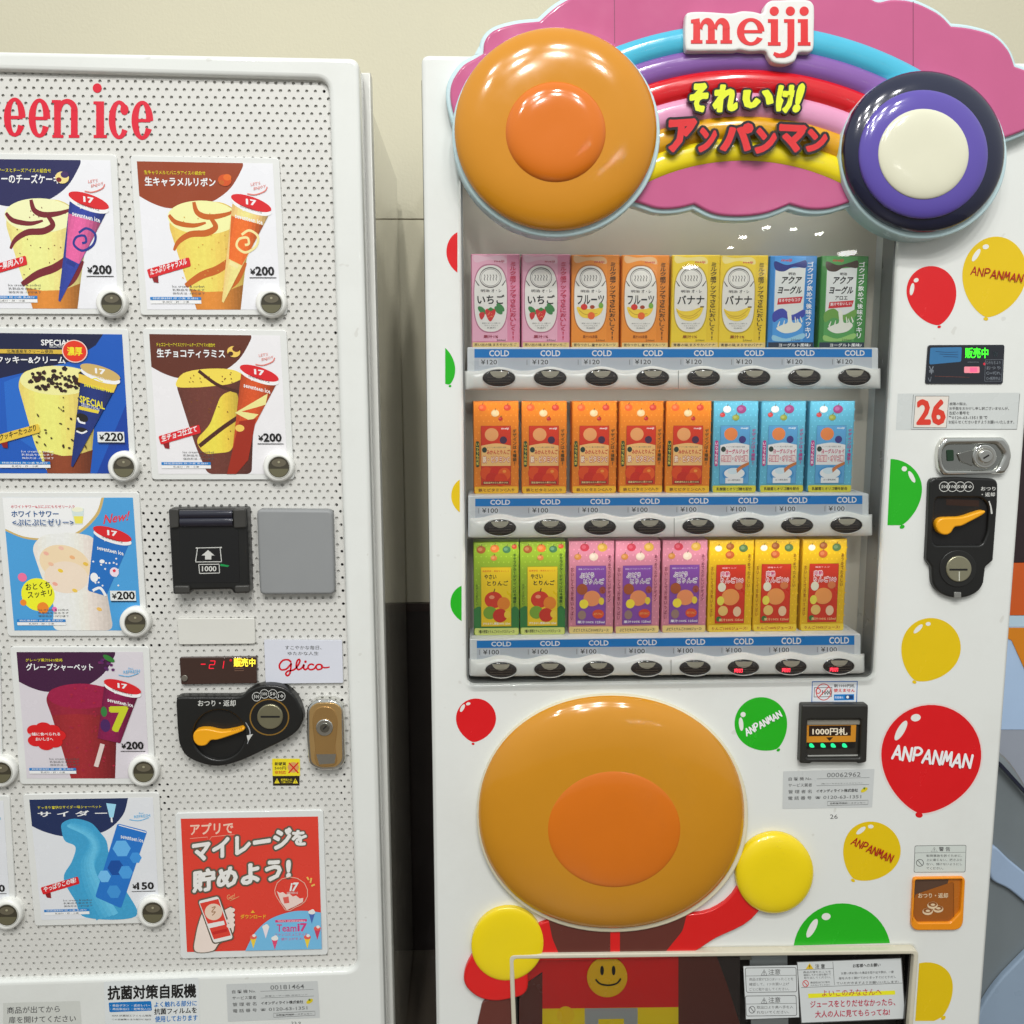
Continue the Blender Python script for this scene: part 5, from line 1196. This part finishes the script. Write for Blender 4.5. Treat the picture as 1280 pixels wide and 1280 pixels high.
mb = MB(0); mb.dome(ell(966, 1088, 48, 50, 48, rot=20), YLW, -.0095, .011, rings=12, power=5, skirt=.009); mb.build('yellow_oval', RM)
mb = MB(0); mb.plate([(764.5+(p[0]-764.5)*1.012, 1016+(p[1]-1018)*1.012) for p in loopL], CRM, y=-.012, th=.013, bev=.003)
bd = mb.build('round_relief', RM, label='big tan oval relief with an orange raised centre below the showcase')
mb = MB(-.014); mb.dome(loopL, M((202, 136, 22), .12, coat=.6, kind='gloss', k=1.0), -.012, .030, rings=20, power=4.5); mb.build('relief_dome', bd)
mb = MB(-.014); mb.dome(ell(764.5, 1026, 82, 72, 64), M((214, 112, 12), .12, coat=.6, kind='gloss', k=1.0), -.0405, .007, rings=14, power=3, skirt=.012); mb.build('relief_dome', bd)

# ---------------------------------------------------------------- balloon stickers
def balloon(cx, cy, rx, ry, kx, ky, col, clipl=None, text=None, tq=None, tcol=None, hl=None, outline=False, label=None, knot=True):
    ax, ay = kx-cx, ky-cy; L_ = math.hypot(ax, ay); ang = math.atan2(ay, ax)
    def loc(x, y):   # y along the axis to the knot
        return (cx+math.cos(ang)*y-math.sin(ang)*x, cy+math.sin(ang)*y+math.cos(ang)*x)
    def shape(e):
        out = []
        for i in range(25):
            t = math.pi*i/24; out.append(loc((rx+e)*math.cos(t), -(ry+e)*math.sin(t)))
        for sg in (-1, 1):
            for i in range(1, 25):
                q = i/25 if sg < 0 else 1-(i-.5)/25
                q = 1-(1-q)**1.5
                out.append(loc(sg*(rx+e)*(1-q**1.95)**.68, (L_-.5+e)*q))
        if clipl: 
            for c in (clipl if isinstance(clipl, list) else [clipl]): out = clip(out, *c)
        return out
    mb = MB(0); y = -.0003
    if outline: mb.plate(shape(2.2), M((226, 210, 206), .3, k=1), y=-.0002)
    m_ = M(col, .22, coat=.3, k=1.05)
    if knot:
        mb.plate(ell(*loc(0, L_+1.6), max(1.8, rx*.075), max(1.5, rx*.055), 14, rot=math.degrees(ang)-90), m_, y=-.00045)
    mb.plate(shape(0), m_, y=y)
    mb.z = -.0005
    HW = M((228, 228, 222), .25, k=1)
    for h in (hl or []):
        mb.plate(ell(*h, 20) if len(h) == 3 else ell(h[0], h[1], h[2], h[3], 24, rot=h[4]), HW)
    if text: hand(mb, text, tq, tcol, 3.1 if outline else (1.7 if tcol is WHT else 1.45))
    return mb.build('balloon_sticker', RM, label=label)
GRN = (30, 172, 24); RDB = (212, 18, 26); YLB = (222, 188, 8); DR = M((160, 30, 20), .35)
balloon(578, 315, 20, 26, 578, 344, RDB, clipl=(-1, 0, -571.8), knot=False, label='half red balloon sticker at the left of the window')
balloon(553, 456, 15, 26, 562, 481, GRN, clipl=(1, 0, 556.5), label='half green balloon sticker left of the top shelf')
balloon(581, 620, 17, 22, 581, 644, YLB, clipl=(-1, 0, -574.8), knot=False, label='half yellow balloon sticker left of the middle shelf')
balloon(583, 754, 20, 23, 583, 779, GRN, clipl=(-1, 0, -577), knot=False, label='half green balloon sticker left of the bottom shelf')
balloon(595, 898, 25, 25, 591.5, 928, RDB, hl=[(578, 885, 5.2, 2.2, -62), (585.3, 879.6, 2.8, 1.8, -15)], label='small red balloon sticker below the showcase')
balloon(951, 904, 33, 32.5, 972, 936, GRN, hl=[(926.3, 905, 8.5, 2.8, 85), (928.8, 893, 3.2, 3.2, 0)], text='ANPANMAN', tq=[(930, 912), (974, 887.5), (977.5, 894), (933, 920)], tcol=WHT, label='green balloon sticker with white writing')
balloon(1164, 364, 31, 31.5, 1173.5, 407, RDB, hl=[(1139.8, 361.5, 7.8, 2.6, 100), (1145, 350.3, 3.2, 2.6, -30)], label='plain red balloon sticker beside the yellow one')
balloon(1243, 342, 40, 46.5, 1232.5, 397, YLB, hl=[(1220, 319, 9, 3, -58), (1232, 308.5, 4, 3, -15)], text='ANPANMAN', tq=[(1214.5, 333), (1279.5, 344), (1277, 353), (1212.5, 343)], tcol=DR, label='large yellow balloon sticker at the right edge with red writing')
balloon(1110, 614, 43, 40, 1127, 657, GRN, clipl=[(.999, .047, 1139), (0, -1, -656.5)], hl=[(1130.2, 586, 3.4, 3.2, 0), (1139.5, 596, 8, 2.8, 62)], label='cut green balloon sticker left of the coin panel')
balloon(1164, 809, 37, 36.5, 1143.5, 851, YLB, hl=[(1147.5, 786, 7.5, 2.8, -45), (1160, 779.8, 3.2, 2.4, -5)], label='plain yellow balloon sticker below the coin panel')
balloon(1164, 943, 62.5, 62, 1149, 1017, RDB, outline=True, hl=[(1126, 913, 14, 4.6, -60), (1144.5, 897, 6.2, 4.6, -10)], text='ANPANMAN', tq=[(1117, 931.5), (1216.5, 944), (1213, 959.5), (1114, 947.5)], tcol=WHT, label='biggest red balloon sticker with white writing')
balloon(1090.5, 1061, 36, 33.5, 1067, 1099, YLB, hl=[(1076, 1038, 7, 2.8, -38), (1088.3, 1033, 3.4, 2.4, 0)], text='ANPANMAN', tq=[(1068, 1046.5), (1117.5, 1069), (1113.5, 1077.5), (1063, 1054.5)], tcol=DR, label='yellow balloon sticker with slanted red writing')
balloon(1052.5, 1190, 61, 61, 1052, 1255, GRN, clipl=[(-.025, -1, -1206.6)], knot=False, hl=[(1015, 1160, 13, 4.4, -62), (1032.5, 1145.5, 5.6, 4.4, -8)], label='top half of a large green balloon sticker')
balloon(1152, 1242, 43, 36, 1178, 1271, YLB, clipl=[(.997, .069, 1228.5), (0, -1, -1276)], label='cut yellow balloon sticker in the lower right corner')

# ---------------------------------------------------------------- right hand controls
E_ = lambda x, y: (1080+x/4.267, 260+y/4.267)
mb = MB(0); mb.mp = lambda a, b: at(*E_(a, b), -.001)
mb.plate(rnd([(340, 731), (749, 729), (739, 939), (325, 938)], 14), M((18, 22, 34), .08, coat=1, k=1), y=-.002, th=.002, bev=.0006)
mb.z = -.0021
mb.plate(rnd([(352, 745), (520, 742), (516, 820), (346, 835)], 10), M((54, 110, 156), .2));  # bluish reflection painted on the dark display face
for k in range(3): mb.stroke([(380+20*k, 765+14*k), (440+20*k, 770+12*k), (500, 768+14*k)], 3, M((30, 60, 96), .3))
LG = M((60, 230, 40), .4, emit=1.1); LR = M((255, 70, 100), .4, emit=1.5); DI = M((110, 116, 124), .4)
mb.text('販売中', 538, 746, 660, 800, LG, bold=.03)
mb.plate(rnd(box(532, 846, 614, 880), 6), M((200, 120, 130), .4, emit=.5)); mb.plate(rnd(box(562, 850, 602, 876), 4), LR); mb.plate(ell(640, 832, 7), M((180, 30, 50), .4, emit=.4))
mb.text('¥', 345, 845, 370, 885, DI, bold=.02); mb.stroke([(340, 905), (350, 925), (356, 900)], 3, DI); mb.stroke([(375, 897), (560, 903)], 2, M((110, 60, 50), .3)); mb.stroke([(550, 822), (610, 822)], 2, DI, smooth=False)
mb.stroke([(645, 810), (738, 808), (730, 924), (641, 924)], 2.5, DI, smooth=False, closed=True)
for k, t in enumerate(('○水もちより', 'おつり', '○×切れ', '○×販売中止')): mb.text(t, 650, 816+28*k, 726, 834+28*k, DI, bold=.02, res=1)
mb.text('W', 685, 765, 712, 795, M((40, 52, 56), .3), bold=.02)
mb.build('display_panel', RM)
mb = MB(0); mb.mp = lambda a, b: at(*E_(a, b), 0); mb.z = -.0001
mb.plate([(180, 990), (832, 985), (815, 1182), (170, 1184)], M((204, 208, 206), .25, k=1), y=-.0002)
mb.stroke([(263, 995), (250, 1180), (815, 1180), (830, 992)], 2.5, GREYT, y=-.0004, smooth=False)
mb.plate([(275, 1003), (452, 1003), (438, 1172), (262, 1170)], M((226, 218, 208), .3, k=1), y=-.0004); mb.stroke([(275, 1003), (452, 1003), (438, 1172), (262, 1170)], 3, GREYT, y=-.0006, smooth=False, closed=True)
mb.text('26', 282, 1026, 428, 1152, M((204, 56, 40), .35), y=-.0007, bold=.045, dx=4)
mb.z = -.0006
for k, t in enumerate(('故障の際は、', 'お手数をおかけし申し訳ございませんが、', '左記の番号を', '℡0120-63-1351まで', 'お知らせくださいますようお願いいたします。')):
    mb.text(t, 456-1.5*k, 1036+24*k, (548, 772, 560, 658, 800)[k], 1053+24.5*k, GREYT, bold=.012, res=1)
mb.build('number_sticker', RM, label='sticker with a big red 26')
# chrome lock
H_ = lambda x, y: (1090+x/5.12, 530+y/5.12)
mb = MB(0); mb.mp = lambda a, b: at(*H_(a, b), -.006)
mb.plate(rnd([(455, 86), (835, 84), (872, 130), (886, 200), (870, 270), (838, 318), (445, 326), (418, 285), (410, 210), (418, 140)], 22), CHROME, y=-.012, th=.0125, bev=.005, seg=5, holes=[rnd([(475, 132), (790, 128), (838, 190), (800, 270), (780, 292), (470, 296), (445, 250), (442, 170)], 22)])
lk = mb.build('lock_plate', RM)
mb = MB(0); mb.mp = lambda a, b: at(*H_(a, b), -.006)
mb.plate(rnd([(472, 128), (792, 125), (842, 190), (800, 275), (782, 296), (468, 300), (440, 250), (438, 170)], 22), M((170, 172, 168), .16, metal=1, k=1), y=-.006, th=.006)
mb.plate(rnd([(475, 165), (520, 165), (522, 235), (478, 238)], 8), M((60, 84, 66), .2, metal=.8), y=-.0075, th=.002, bev=.0006)
mb.plate(rnd([(540, 190), (640, 160), (640, 270), (560, 240)], 10), M((150, 150, 145), .15, metal=1), y=-.0085, th=.003, bev=.001)
mb.plate(ell(712, 207, 78, 78, 48), CHROME, y=-.011, th=.006, bev=.002)
mb.plate(ell(712, 207, 58, 58, 40), M((190, 188, 180), .3, metal=1, k=1), y=-.0113, th=.002, bev=.0006)
mb.plate(ell(712, 205, 44, 42, 40), CHROME, y=-.0145, th=.004, bev=.0015)
mb.stroke([(694, 218), (730, 196)], 10, INK, y=-.0148, smooth=False)
mb.build('key_cylinder', lk)
# coin panel
mb = MB(0); mb.mp = lambda a, b: at(*H_(a, b), -.007)
right_arc = ell(546, 990, 166, 122, 20, a0=0, a1=180)
olp = [(366, 346), (540, 341), (801, 350), (798, 500), (770, 872), (722, 912)]+right_arc+[(376, 912), (343, 868), (352, 700)]
ol = rnd(olp, [42, 0, 46, 0, 8, 12]+[0]*len(right_arc)+[10, 10, 0], 6)
mb.plate(ol, DK, y=-.010, th=.0105, bev=.003, seg=4, holes=[rnd([(402, 470), (700, 470), (745, 520), (735, 690), (700, 775), (395, 775), (380, 740)], 30)])
mb.plate(rnd([(398, 466), (704, 466), (749, 520), (739, 690), (704, 779), (391, 779), (376, 740)], 30), M((17, 16, 16), .4), y=-.0045)
mb.plate([(480, 480), (690, 490), (690, 530), (480, 520)], M((44, 24, 14), .4), y=-.0048)
cp = mb.build('coin_panel', RM)
mb = MB(0); mb.mp = lambda a, b: at(*H_(a, b), -.010); mb.z = -.0102
for x, t in ((462, '500'), (513, '100'), (565, '50'), (617, '10')):
    cm = MB(0); cm.mp = mb.mp; cm.z = -.0102-.00006*(x % 2)
    cm.stroke(ell(x, 401, 31, 31, 28), 4, ICO, smooth=False, closed=True); cm.text(t, x-19, 391, x+19, 411, ICO, bold=.02, res=1, dx=3); cm.build('coin_mark', cp)
mb.text('おつり', 697, 402, 790, 426, ICO, bold=.02); mb.text('・返却', 702, 438, 786, 464, ICO, bold=.02)
mb.build('coin_panel_print', cp)
mb = MB(0); mb.mp = lambda a, b: at(*H_(a, b), -.010); mb.stroke([(748, 492), (760, 530), (766, 575)], lambda t: 6+6*t, ICO, y=-.0103); mb.build('arrow_mark', cp)
mb = MB(0); mb.mp = lambda a, b: at(*H_(a, b), -.010)
lev = catmull([(402, 650), (412, 615), (450, 597), (560, 592), (640, 568), (690, 553), (714, 555), (700, 576), (620, 620), (560, 650), (520, 657), (492, 695), (455, 707), (418, 690)], 5, True)
mb.plate(lev, ORG, y=-.016, th=.011, bev=.0025); mb.build('return_lever', cp)
mb = MB(0); mb.mp = lambda a, b: at(*H_(a, b), -.010)
mb.plate(ell(548, 925, 118, 118, 48), M((30, 30, 29), .35), y=-.0115, th=.003, bev=.001)
mb.plate(ell(550, 925, 81, 83, 44), M((170, 166, 140), .28, metal=.75, k=1), y=-.0138, th=.004, bev=.0015)
mb.plate(rnd(box(487, 923, 603, 935), 4), INK, y=-.0141); mb.stroke([(550, 940), (550, 1000)], 5, M((214, 214, 200), .3), y=-.0141, smooth=False)
mb.plate([(522, 1075), (566, 1075), (568, 1112), (524, 1112)], M((150, 150, 146), .3, metal=.6), y=-.0125, th=.006, bev=.001)
mb.build('coin_slot', cp)
# bill unit
I_ = lambda x, y: (840+x/4.571, 840+y/4.571)
mb = MB(0); mb.mp = lambda a, b: at(*I_(a, b), -.01)
mb.plate(rnd([(738, 183), (1118, 182), (1108, 512), (1060, 520), (1050, 512), (795, 512), (785, 520), (726, 518)], 14), M((40, 39, 36), .35, k=1), y=-.014, th=.0145, bev=.003, holes=[rnd([(770, 268), (1078, 266), (1070, 485), (765, 488)], 12)])
bu = mb.build('banknote_slot', RM)
mb = MB(0); mb.mp = lambda a, b: at(*I_(a, b), -.006)
mb.plate([(764, 262), (1084, 262), (1076, 492), (760, 494)], M((44, 42, 38), .3), y=-.004, th=.003)
mb.plate([(770, 272), (1078, 270), (1076, 300), (770, 302)], M((130, 126, 116), .25), y=-.0075, th=.004, bev=.001)
mb.plate([(768, 304), (1052, 302), (1048, 398), (766, 402)], M((196, 130, 34), .3), y=-.0065, th=.004)
mb.plate([(782, 306), (1022, 304), (1020, 362), (781, 366)], M((40, 26, 16), .2), y=-.0068); mb.text('1000円札', 802, 318, 1000, 358, M((226, 214, 190), .4), y=-.0071, bold=.03)
mb.plate([(880, 373), (920, 371), (900, 393)], M((50, 32, 14), .3), y=-.0068)
mb.plate([(766, 404), (1046, 400), (1044, 432), (764, 436)], M((24, 22, 20), .3), y=-.006, th=.002)
mb.plate([(775, 478), (1062, 474), (1060, 486), (780, 488)], M((160, 160, 155), .3), y=-.006, th=.003)
mb.build('slot_face', bu)
for x in (797, 862, 920, 985):
    mb = MB(0); mb.mp = lambda a, b: at(*I_(a, b), -.006)
    mb.plate(catmull([(x-12, 410), (x+2, 408), (x+13, 420), (x+13, 430), (x-10, 428)], 3, True), M((30, 210, 130), .4, emit=.8), y=-.0068, th=.001); mb.build('indicator_lamp', bu)
# small notice above it
mb = MB(0); mb.mp = lambda a, b: at(*I_(a, b), 0); mb.z = -.0001
mb.plate([(800, 53), (1061, 51), (1057, 176), (796, 174)], M((40, 100, 170), .3)); mb.plate([(804, 58), (1056, 56), (1052, 170), (801, 169)], M((222, 226, 230), .3, k=1))
mb.plate([(812, 88), (915, 86), (913, 142), (810, 144)], INK); mb.plate([(815, 91), (912, 89), (910, 139), (813, 141)], M((222, 224, 226), .3, k=1))
mb.text('1000', 858, 104, 910, 130, INK, bold=.03, res=1); mb.stroke(ell(835, 108, 13, 14, 20), 5, XR, smooth=False, closed=True); mb.stroke(ell(866, 114, 42, 46, 28), 5, M((196, 60, 60), .4), smooth=False, closed=True); mb.stroke([(838, 146), (896, 82)], 5, XR, smooth=False)
mb.text('新1000円札', 926, 69, 1045, 88, INK, bold=.02, res=1); mb.text('使えません', 924, 95, 1045, 115, XR, bold=.03, res=1)
mb.plate([(925, 128), (1040, 126), (1040, 160), (925, 162)], BLUE); mb.text('両替機を', 930, 138, 980, 152, WHT, res=1); mb.plate(box(990, 133, 1034, 154), M((30, 60, 110), .3)); mb.plate(ell(1003, 143, 8), WHT)
mb.build('notice_sticker', RM)
service([(979, 964), (1093, 961), (1090, 1009), (978, 1011)], RM, '00062962', '(株)コーヤマルヤックスジャパン', '0120-63-1351', -.0004)
mb = MB(0); mb.text('26', 1037.5, 1018, 1047, 1023.5, GREYT, y=-.0003, bold=0); mb.build('small_number', RM)
# warning sticker
J_ = lambda x, y: (1080+x/4.925, 1020+y/4.925)
mb = MB(0); mb.mp = lambda a, b: at(*J_(a, b), 0); mb.z = -.0001
mb.plate(rnd([(312, 182), (630, 178), (624, 346), (306, 348)], 12), GREYT); mb.plate(rnd([(315, 185), (627, 181), (621, 343), (309, 345)], 10), M((206, 212, 206), .3, k=1))
mb.stroke([(312, 227), (624, 223)], 2, GREYT, smooth=False); mb.text('警 告', 462, 190, 530, 217, GREYT, bold=.02)
mb.stroke([(432, 192), (452, 220), (412, 220)], 2.5, GREYT, smooth=False, closed=True); mb.text('!', 430, 200, 434, 216, GREYT, bold=.02, res=1)
mb.stroke(ell(344, 288, 22, 21, 24), 4, GREYT, smooth=False, closed=True); mb.stroke([(330, 272), (358, 304)], 4, GREYT, smooth=False)
for k, t in enumerate(('転倒事故を防ぐために、', '上に乗らない、揺さぶら', 'ない、傾けないようにし', 'てください。')): mb.text(t, 384, 236+26*k, 604 if k < 3 else 488, 252+26*k, GREYT, bold=.01, res=1)
mb.build('warning_sticker', RM)
# coin return cup
mb = MB(0); mb.mp = lambda a, b: at(*J_(a, b), -.004)
fr = rnd([(303, 380), (622, 375), (606, 700), (287, 702)], [22, 26, 62, 50], 6)
OR2 = M((224, 136, 16), .25, coat=.4)
mb.plate(fr, OR2, y=-.006, th=.0065, bev=.002, holes=[rnd([(310, 388), (604, 384), (592, 590), (530, 654), (330, 656), (296, 610)], [14, 14, 20, 14, 14, 14])])
cr = mb.build('coin_return', RM)
mb = MB(0); mb.mp = lambda a, b: at(*J_(a, b), .0)
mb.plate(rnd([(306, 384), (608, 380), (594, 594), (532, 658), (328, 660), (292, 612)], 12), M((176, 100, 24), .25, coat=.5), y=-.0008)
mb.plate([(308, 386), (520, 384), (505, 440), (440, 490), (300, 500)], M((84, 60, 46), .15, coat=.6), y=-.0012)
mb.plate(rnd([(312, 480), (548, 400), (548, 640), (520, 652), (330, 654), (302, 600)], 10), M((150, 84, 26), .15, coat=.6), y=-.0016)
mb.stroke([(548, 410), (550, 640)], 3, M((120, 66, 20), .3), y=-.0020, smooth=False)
mb.z = -.0022; TW = M((222, 196, 160), .4, k=1)
mb.text('おつり・返却', 330, 470, 512, 500, TW, bold=.03)
for (x, y) in ((388, 575), (452, 560), (418, 537)):
    mb.plate(ell(x, y+8, 32, 22, 26), TW); mb.plate(ell(x, y+2, 27, 15, 26), M((130, 74, 26), .3)); mb.plate(ell(x+2, y+4, 14, 7, 20), TW)
mb.build('return_flap', cr)

# ---------------------------------------------------------------- delivery opening
FRM = M((206, 200, 180), .25, k=1)
mb = MB(0); o0 = dq if area(dq) > 0 else dq[::-1]; o1 = rnd(o0, .009)
qi = lambda d, r=.006: rnd(inset(o0, d), r)
mb.plate(qi(-.002, .01), FRM, y=-.0135, th=.036, bev=.002, world=True, holes=[qi(.0055)])
mb.plate(qi(.0052), M((28, 27, 26), .2, coat=.5), y=-.003, th=.03, world=True, holes=[qi(.0085)])
dd = mb.build('delivery_door', RM)
mb = MB(0); mb.plate(qi(.0062), M((30, 28, 27), .3), y=.030, th=.004, world=True); mb.build('delivery_recess', dd)
mb = MB(.006); GY = M((164, 168, 168), .3, k=1)
zb2 = 1330
mb.z = .0062
mb.plate(box(649, 1197, 925, 1500), M((40, 30, 30), .2, coat=.5), y=.0062, th=.003)
mb.plate([(649, 1198), (678, 1197), (678, 1215), (649, 1235)], REDP); mb.plate([(649, 1235), (678, 1217), (678, 1500), (649, 1500)], BRN)
mb.plate([(678, 1197), (848, 1195), (848, 1259), (678, 1261)], REDP); mb.plate([(678, 1261), (848, 1259), (848, 1500), (678, 1500)], YLW)
mb.plate([(731, 1260.5), (797, 1260), (797, 1500), (731, 1500)], GY); mb.plate([(748, 1274), (780, 1273.5), (780, 1500), (748, 1500)], YLW)
mb.plate([(848, 1194), (895, 1193), (908, 1228), (925, 1280), (940, 1340), (940, 1500), (848, 1500)], BRN)
mb.plate(ell(707, 1269, 11, 11, 24), M((226, 190, 8), .25, coat=.4))
mb.build('door_panel', dd)
mb = MB(.004); mb.plate(ell(759, 1221.5, 25.3, 25.3, 48), M((214, 170, 20), .25, coat=.4), y=.0040, th=.0015, bev=.0004)
for x in (752.5, 767): mb.plate(ell(x, 1213, 2.3, 6, 20), INK, y=.0037)
mb.stroke([(744.5, 1224), (750, 1229.5), (760.5, 1231.5), (771, 1229), (776, 1223)], 2.2, INK, y=.0037)
mb.build('smile_badge', dd)
mb = MB(.012); mb.plate([(938, 1192), (985, 1191), (990, 1500), (944, 1500)], GY, y=.016, th=.006); mb.plate([(866, 1192), (937, 1191), (940, 1199), (866, 1200)], M((120, 118, 106), .3), y=.010, th=.004, bev=.001); mb.build('divider_post', dd)
mb = MB(.002); mb.plate([(649, 1197), (1131, 1190), (1130, 1500), (652, 1500)], glassmat(), y=.0022); mb.build('door_glass', dd)
# stickers on the glass
V_ = lambda x, y: (840+x/4, 1000+y/4)
mb = MB(0); mb.mp = lambda a, b: at(*V_(a, b), .0018); mb.z = .0018
PAP = M((214, 218, 218), .35, k=1)
mb.plate([(357, 831), (626, 826), (636, 1086), (370, 1096)], PAP)
for (y0, y1, t, lines, no) in ((840, 962, '注意', ('商品は受け口にはいったことを', '確認して、1つお買い上げ', 'ごとに取り出してください。'), False), (980, 1080, '注意', ('取出口より奥へ手を入', 'れないでください。'), True)):
    q_ = [(366, y0), (620, y0-3), (624, y1-3), (372, y1)]
    mb.stroke(rnd(q_, 10), 3, GREYT, smooth=False, closed=True); mb.stroke([(368, y0+40), (622, y0+36)], 2, GREYT, smooth=False)
    mb.text(t, 482, y0+6, 542, y0+34, GREYT, bold=.01, dy=-1); mb.stroke([(460, y0+8), (475, y0+36), (446, y0+36)], 3, INK, smooth=False, closed=True); mb.text('!', 458, y0+16, 462, y0+33, INK, bold=.02, res=1)
    for k, l in enumerate(lines):
        x0 = 386 if not no else 424
        mb.text(l, x0, y0+49+25*k, 606-(0 if k == 0 else 20), y0+64+25*k, GREYT, bold=0, res=1, dy=-2)
    if no: mb.stroke(ell(400, y0+68, 15, 17, 20), 3, GREYT, smooth=False, closed=True); mb.stroke([(390, y0+55), (410, y0+80)], 3, GREYT, smooth=False)
mb.build('notice_sticker', RM, label='two-box caution sticker on the delivery door')
mb = MB(0); mb.mp = lambda a, b: at(*V_(a, b), .0018); mb.z = .0018
mb.plate([(623, 808), (1148, 788), (1170, 1096), (645, 1118)], GREYT); mb.plate([(627, 812), (1144, 792), (1165, 1092), (649, 1113)], PAP)
mb.plate([(668, 846), (688, 816), (708, 845)], M((216, 180, 30), .35)); mb.text('!', 686, 824, 690, 842, INK, bold=.02, res=1); mb.text('注 意', 716, 820, 764, 842, INK, bold=.02)
mb.stroke([(632, 850), (806, 842)], 2, GREYT, smooth=False); mb.stroke([(804, 808), (812, 925)], 2, GREYT, smooth=False); mb.stroke([(646, 938), (1152, 915)], 2, GREYT, smooth=False)
for k, t in enumerate(('商品が落ちたことを', '確認してから扉を開けて', '取り出してください。')): mb.text(t, 656+2*k, 856+14*k, 794, 867+14*k, GREYT, res=1, dy=-4, bold=.01)
mb.stroke(ell(668, 918, 14, 16, 20), 3.4, XR, smooth=False, closed=True); mb.stroke([(658, 906), (678, 930)], 3.4, XR, smooth=False)
mb.text('商品取出口に物を', 692, 908, 790, 918, GREYT, res=1, dy=-3); mb.text('入れないでください', 692, 922, 790, 931, GREYT, res=1, dy=-3)
mb.text('お客様へのお願い', 904, 820, 1042, 838, INK, bold=.02, dy=-6)
for k, t in enumerate(('お買い求め頂いた商品を取り出す際は、一度', '扉を大きく開けてからまっすぐにとりだし', 'ていただきますようお願いいたします!')): mb.text(t, 846-12*k, 860+25*k, 1108+12*k, 873+25*k, GREYT, bold=.01, dy=-8, res=1)
PKR = M((180, 40, 70), .35)
mb.plate([(680, 968), (1114, 952), (1116, 972), (682, 990)], M((236, 222, 40), .35))
mb.text('よいこのみなさんへ', 750, 950, 1048, 982, PKR, bold=.008, dy=-8); mb.text('ジュースをとりだせなかったら、', 692, 1005, 1116, 1038, PKR, bold=.02, dy=-12); mb.text('大人の人に見てもらってね!', 716, 1054, 1088, 1088, PKR, bold=.02, dy=-12)
mb.build('notice_sticker', RM, label='paper notice with pink handwriting and a yellow stripe')

# ================================================================== RIGHT BACKGROUND
YR = .50
pb = empty('striped_partition', (at(1300, 700, YR)[0], YR, 0), 'dark, orange and pale blue striped panel behind the right edge of the drinks machine', 'panel')
def strip(y0, y1, col, name, sk=0, Y=YR):
    mb = MB(Y); mb.plate([(1150, y0), (1420, y0), (1420, y1), (1150, y1)], M(col, .5), y=Y, th=.02); return mb.build(name, pb)
strip(480, 703, (40, 26, 30), 'dark_band'); strip(703.6, 769, (196, 84, 24), 'orange_band'); strip(769.6, 783.5, (176, 200, 216), 'pale_band')
strip(784, 912, (168, 192, 222), 'blue_band'); strip(912.6, 1700, (150, 156, 168), 'grey_band')
mb = MB(YR); mb.plate([(1228, 784.5), (1420, 784.5), (1420, 1000), (1300, 880), (1264, 800)], M((206, 124, 20), .45), y=YR-.002, th=.002); mb.build('orange_wedge', pb)
mb = MB(.3)
g = empty('grey_seat', (at(1300, 1100, .3)[0], .3, 0), 'smooth grey moulded seat shell low behind the drinks machine, right edge', 'seat')
mb.plate(catmull([(1225, 940), (1262, 950), (1300, 1010), (1340, 1100), (1400, 1400), (1200, 1400), (1190, 1200), (1200, 1000)], 6, True), M((112, 120, 124), .35), y=.30, th=.12, bev=.02); mb.build('shell', g)
mb = MB(.29); mb.plate(catmull([(1240, 1058), (1262, 1075), (1300, 1110), (1300, 1140), (1262, 1112), (1238, 1096)], 5, True), M((150, 170, 196), .3), y=.288, th=.012, bev=.004)
mb.plate(catmull([(1225, 1260), (1262, 1210), (1310, 1180), (1320, 1300), (1220, 1300)], 5, True), M((140, 158, 178), .3), y=.286, th=.012, bev=.004); mb.build('trim', g)
mb = MB(.28); mb.stroke([(1250, 955), (1262, 968), (1300, 1010)], 4, M((30, 34, 50), .3), y=.28, th=.012); mb.build('edge_strip', g)
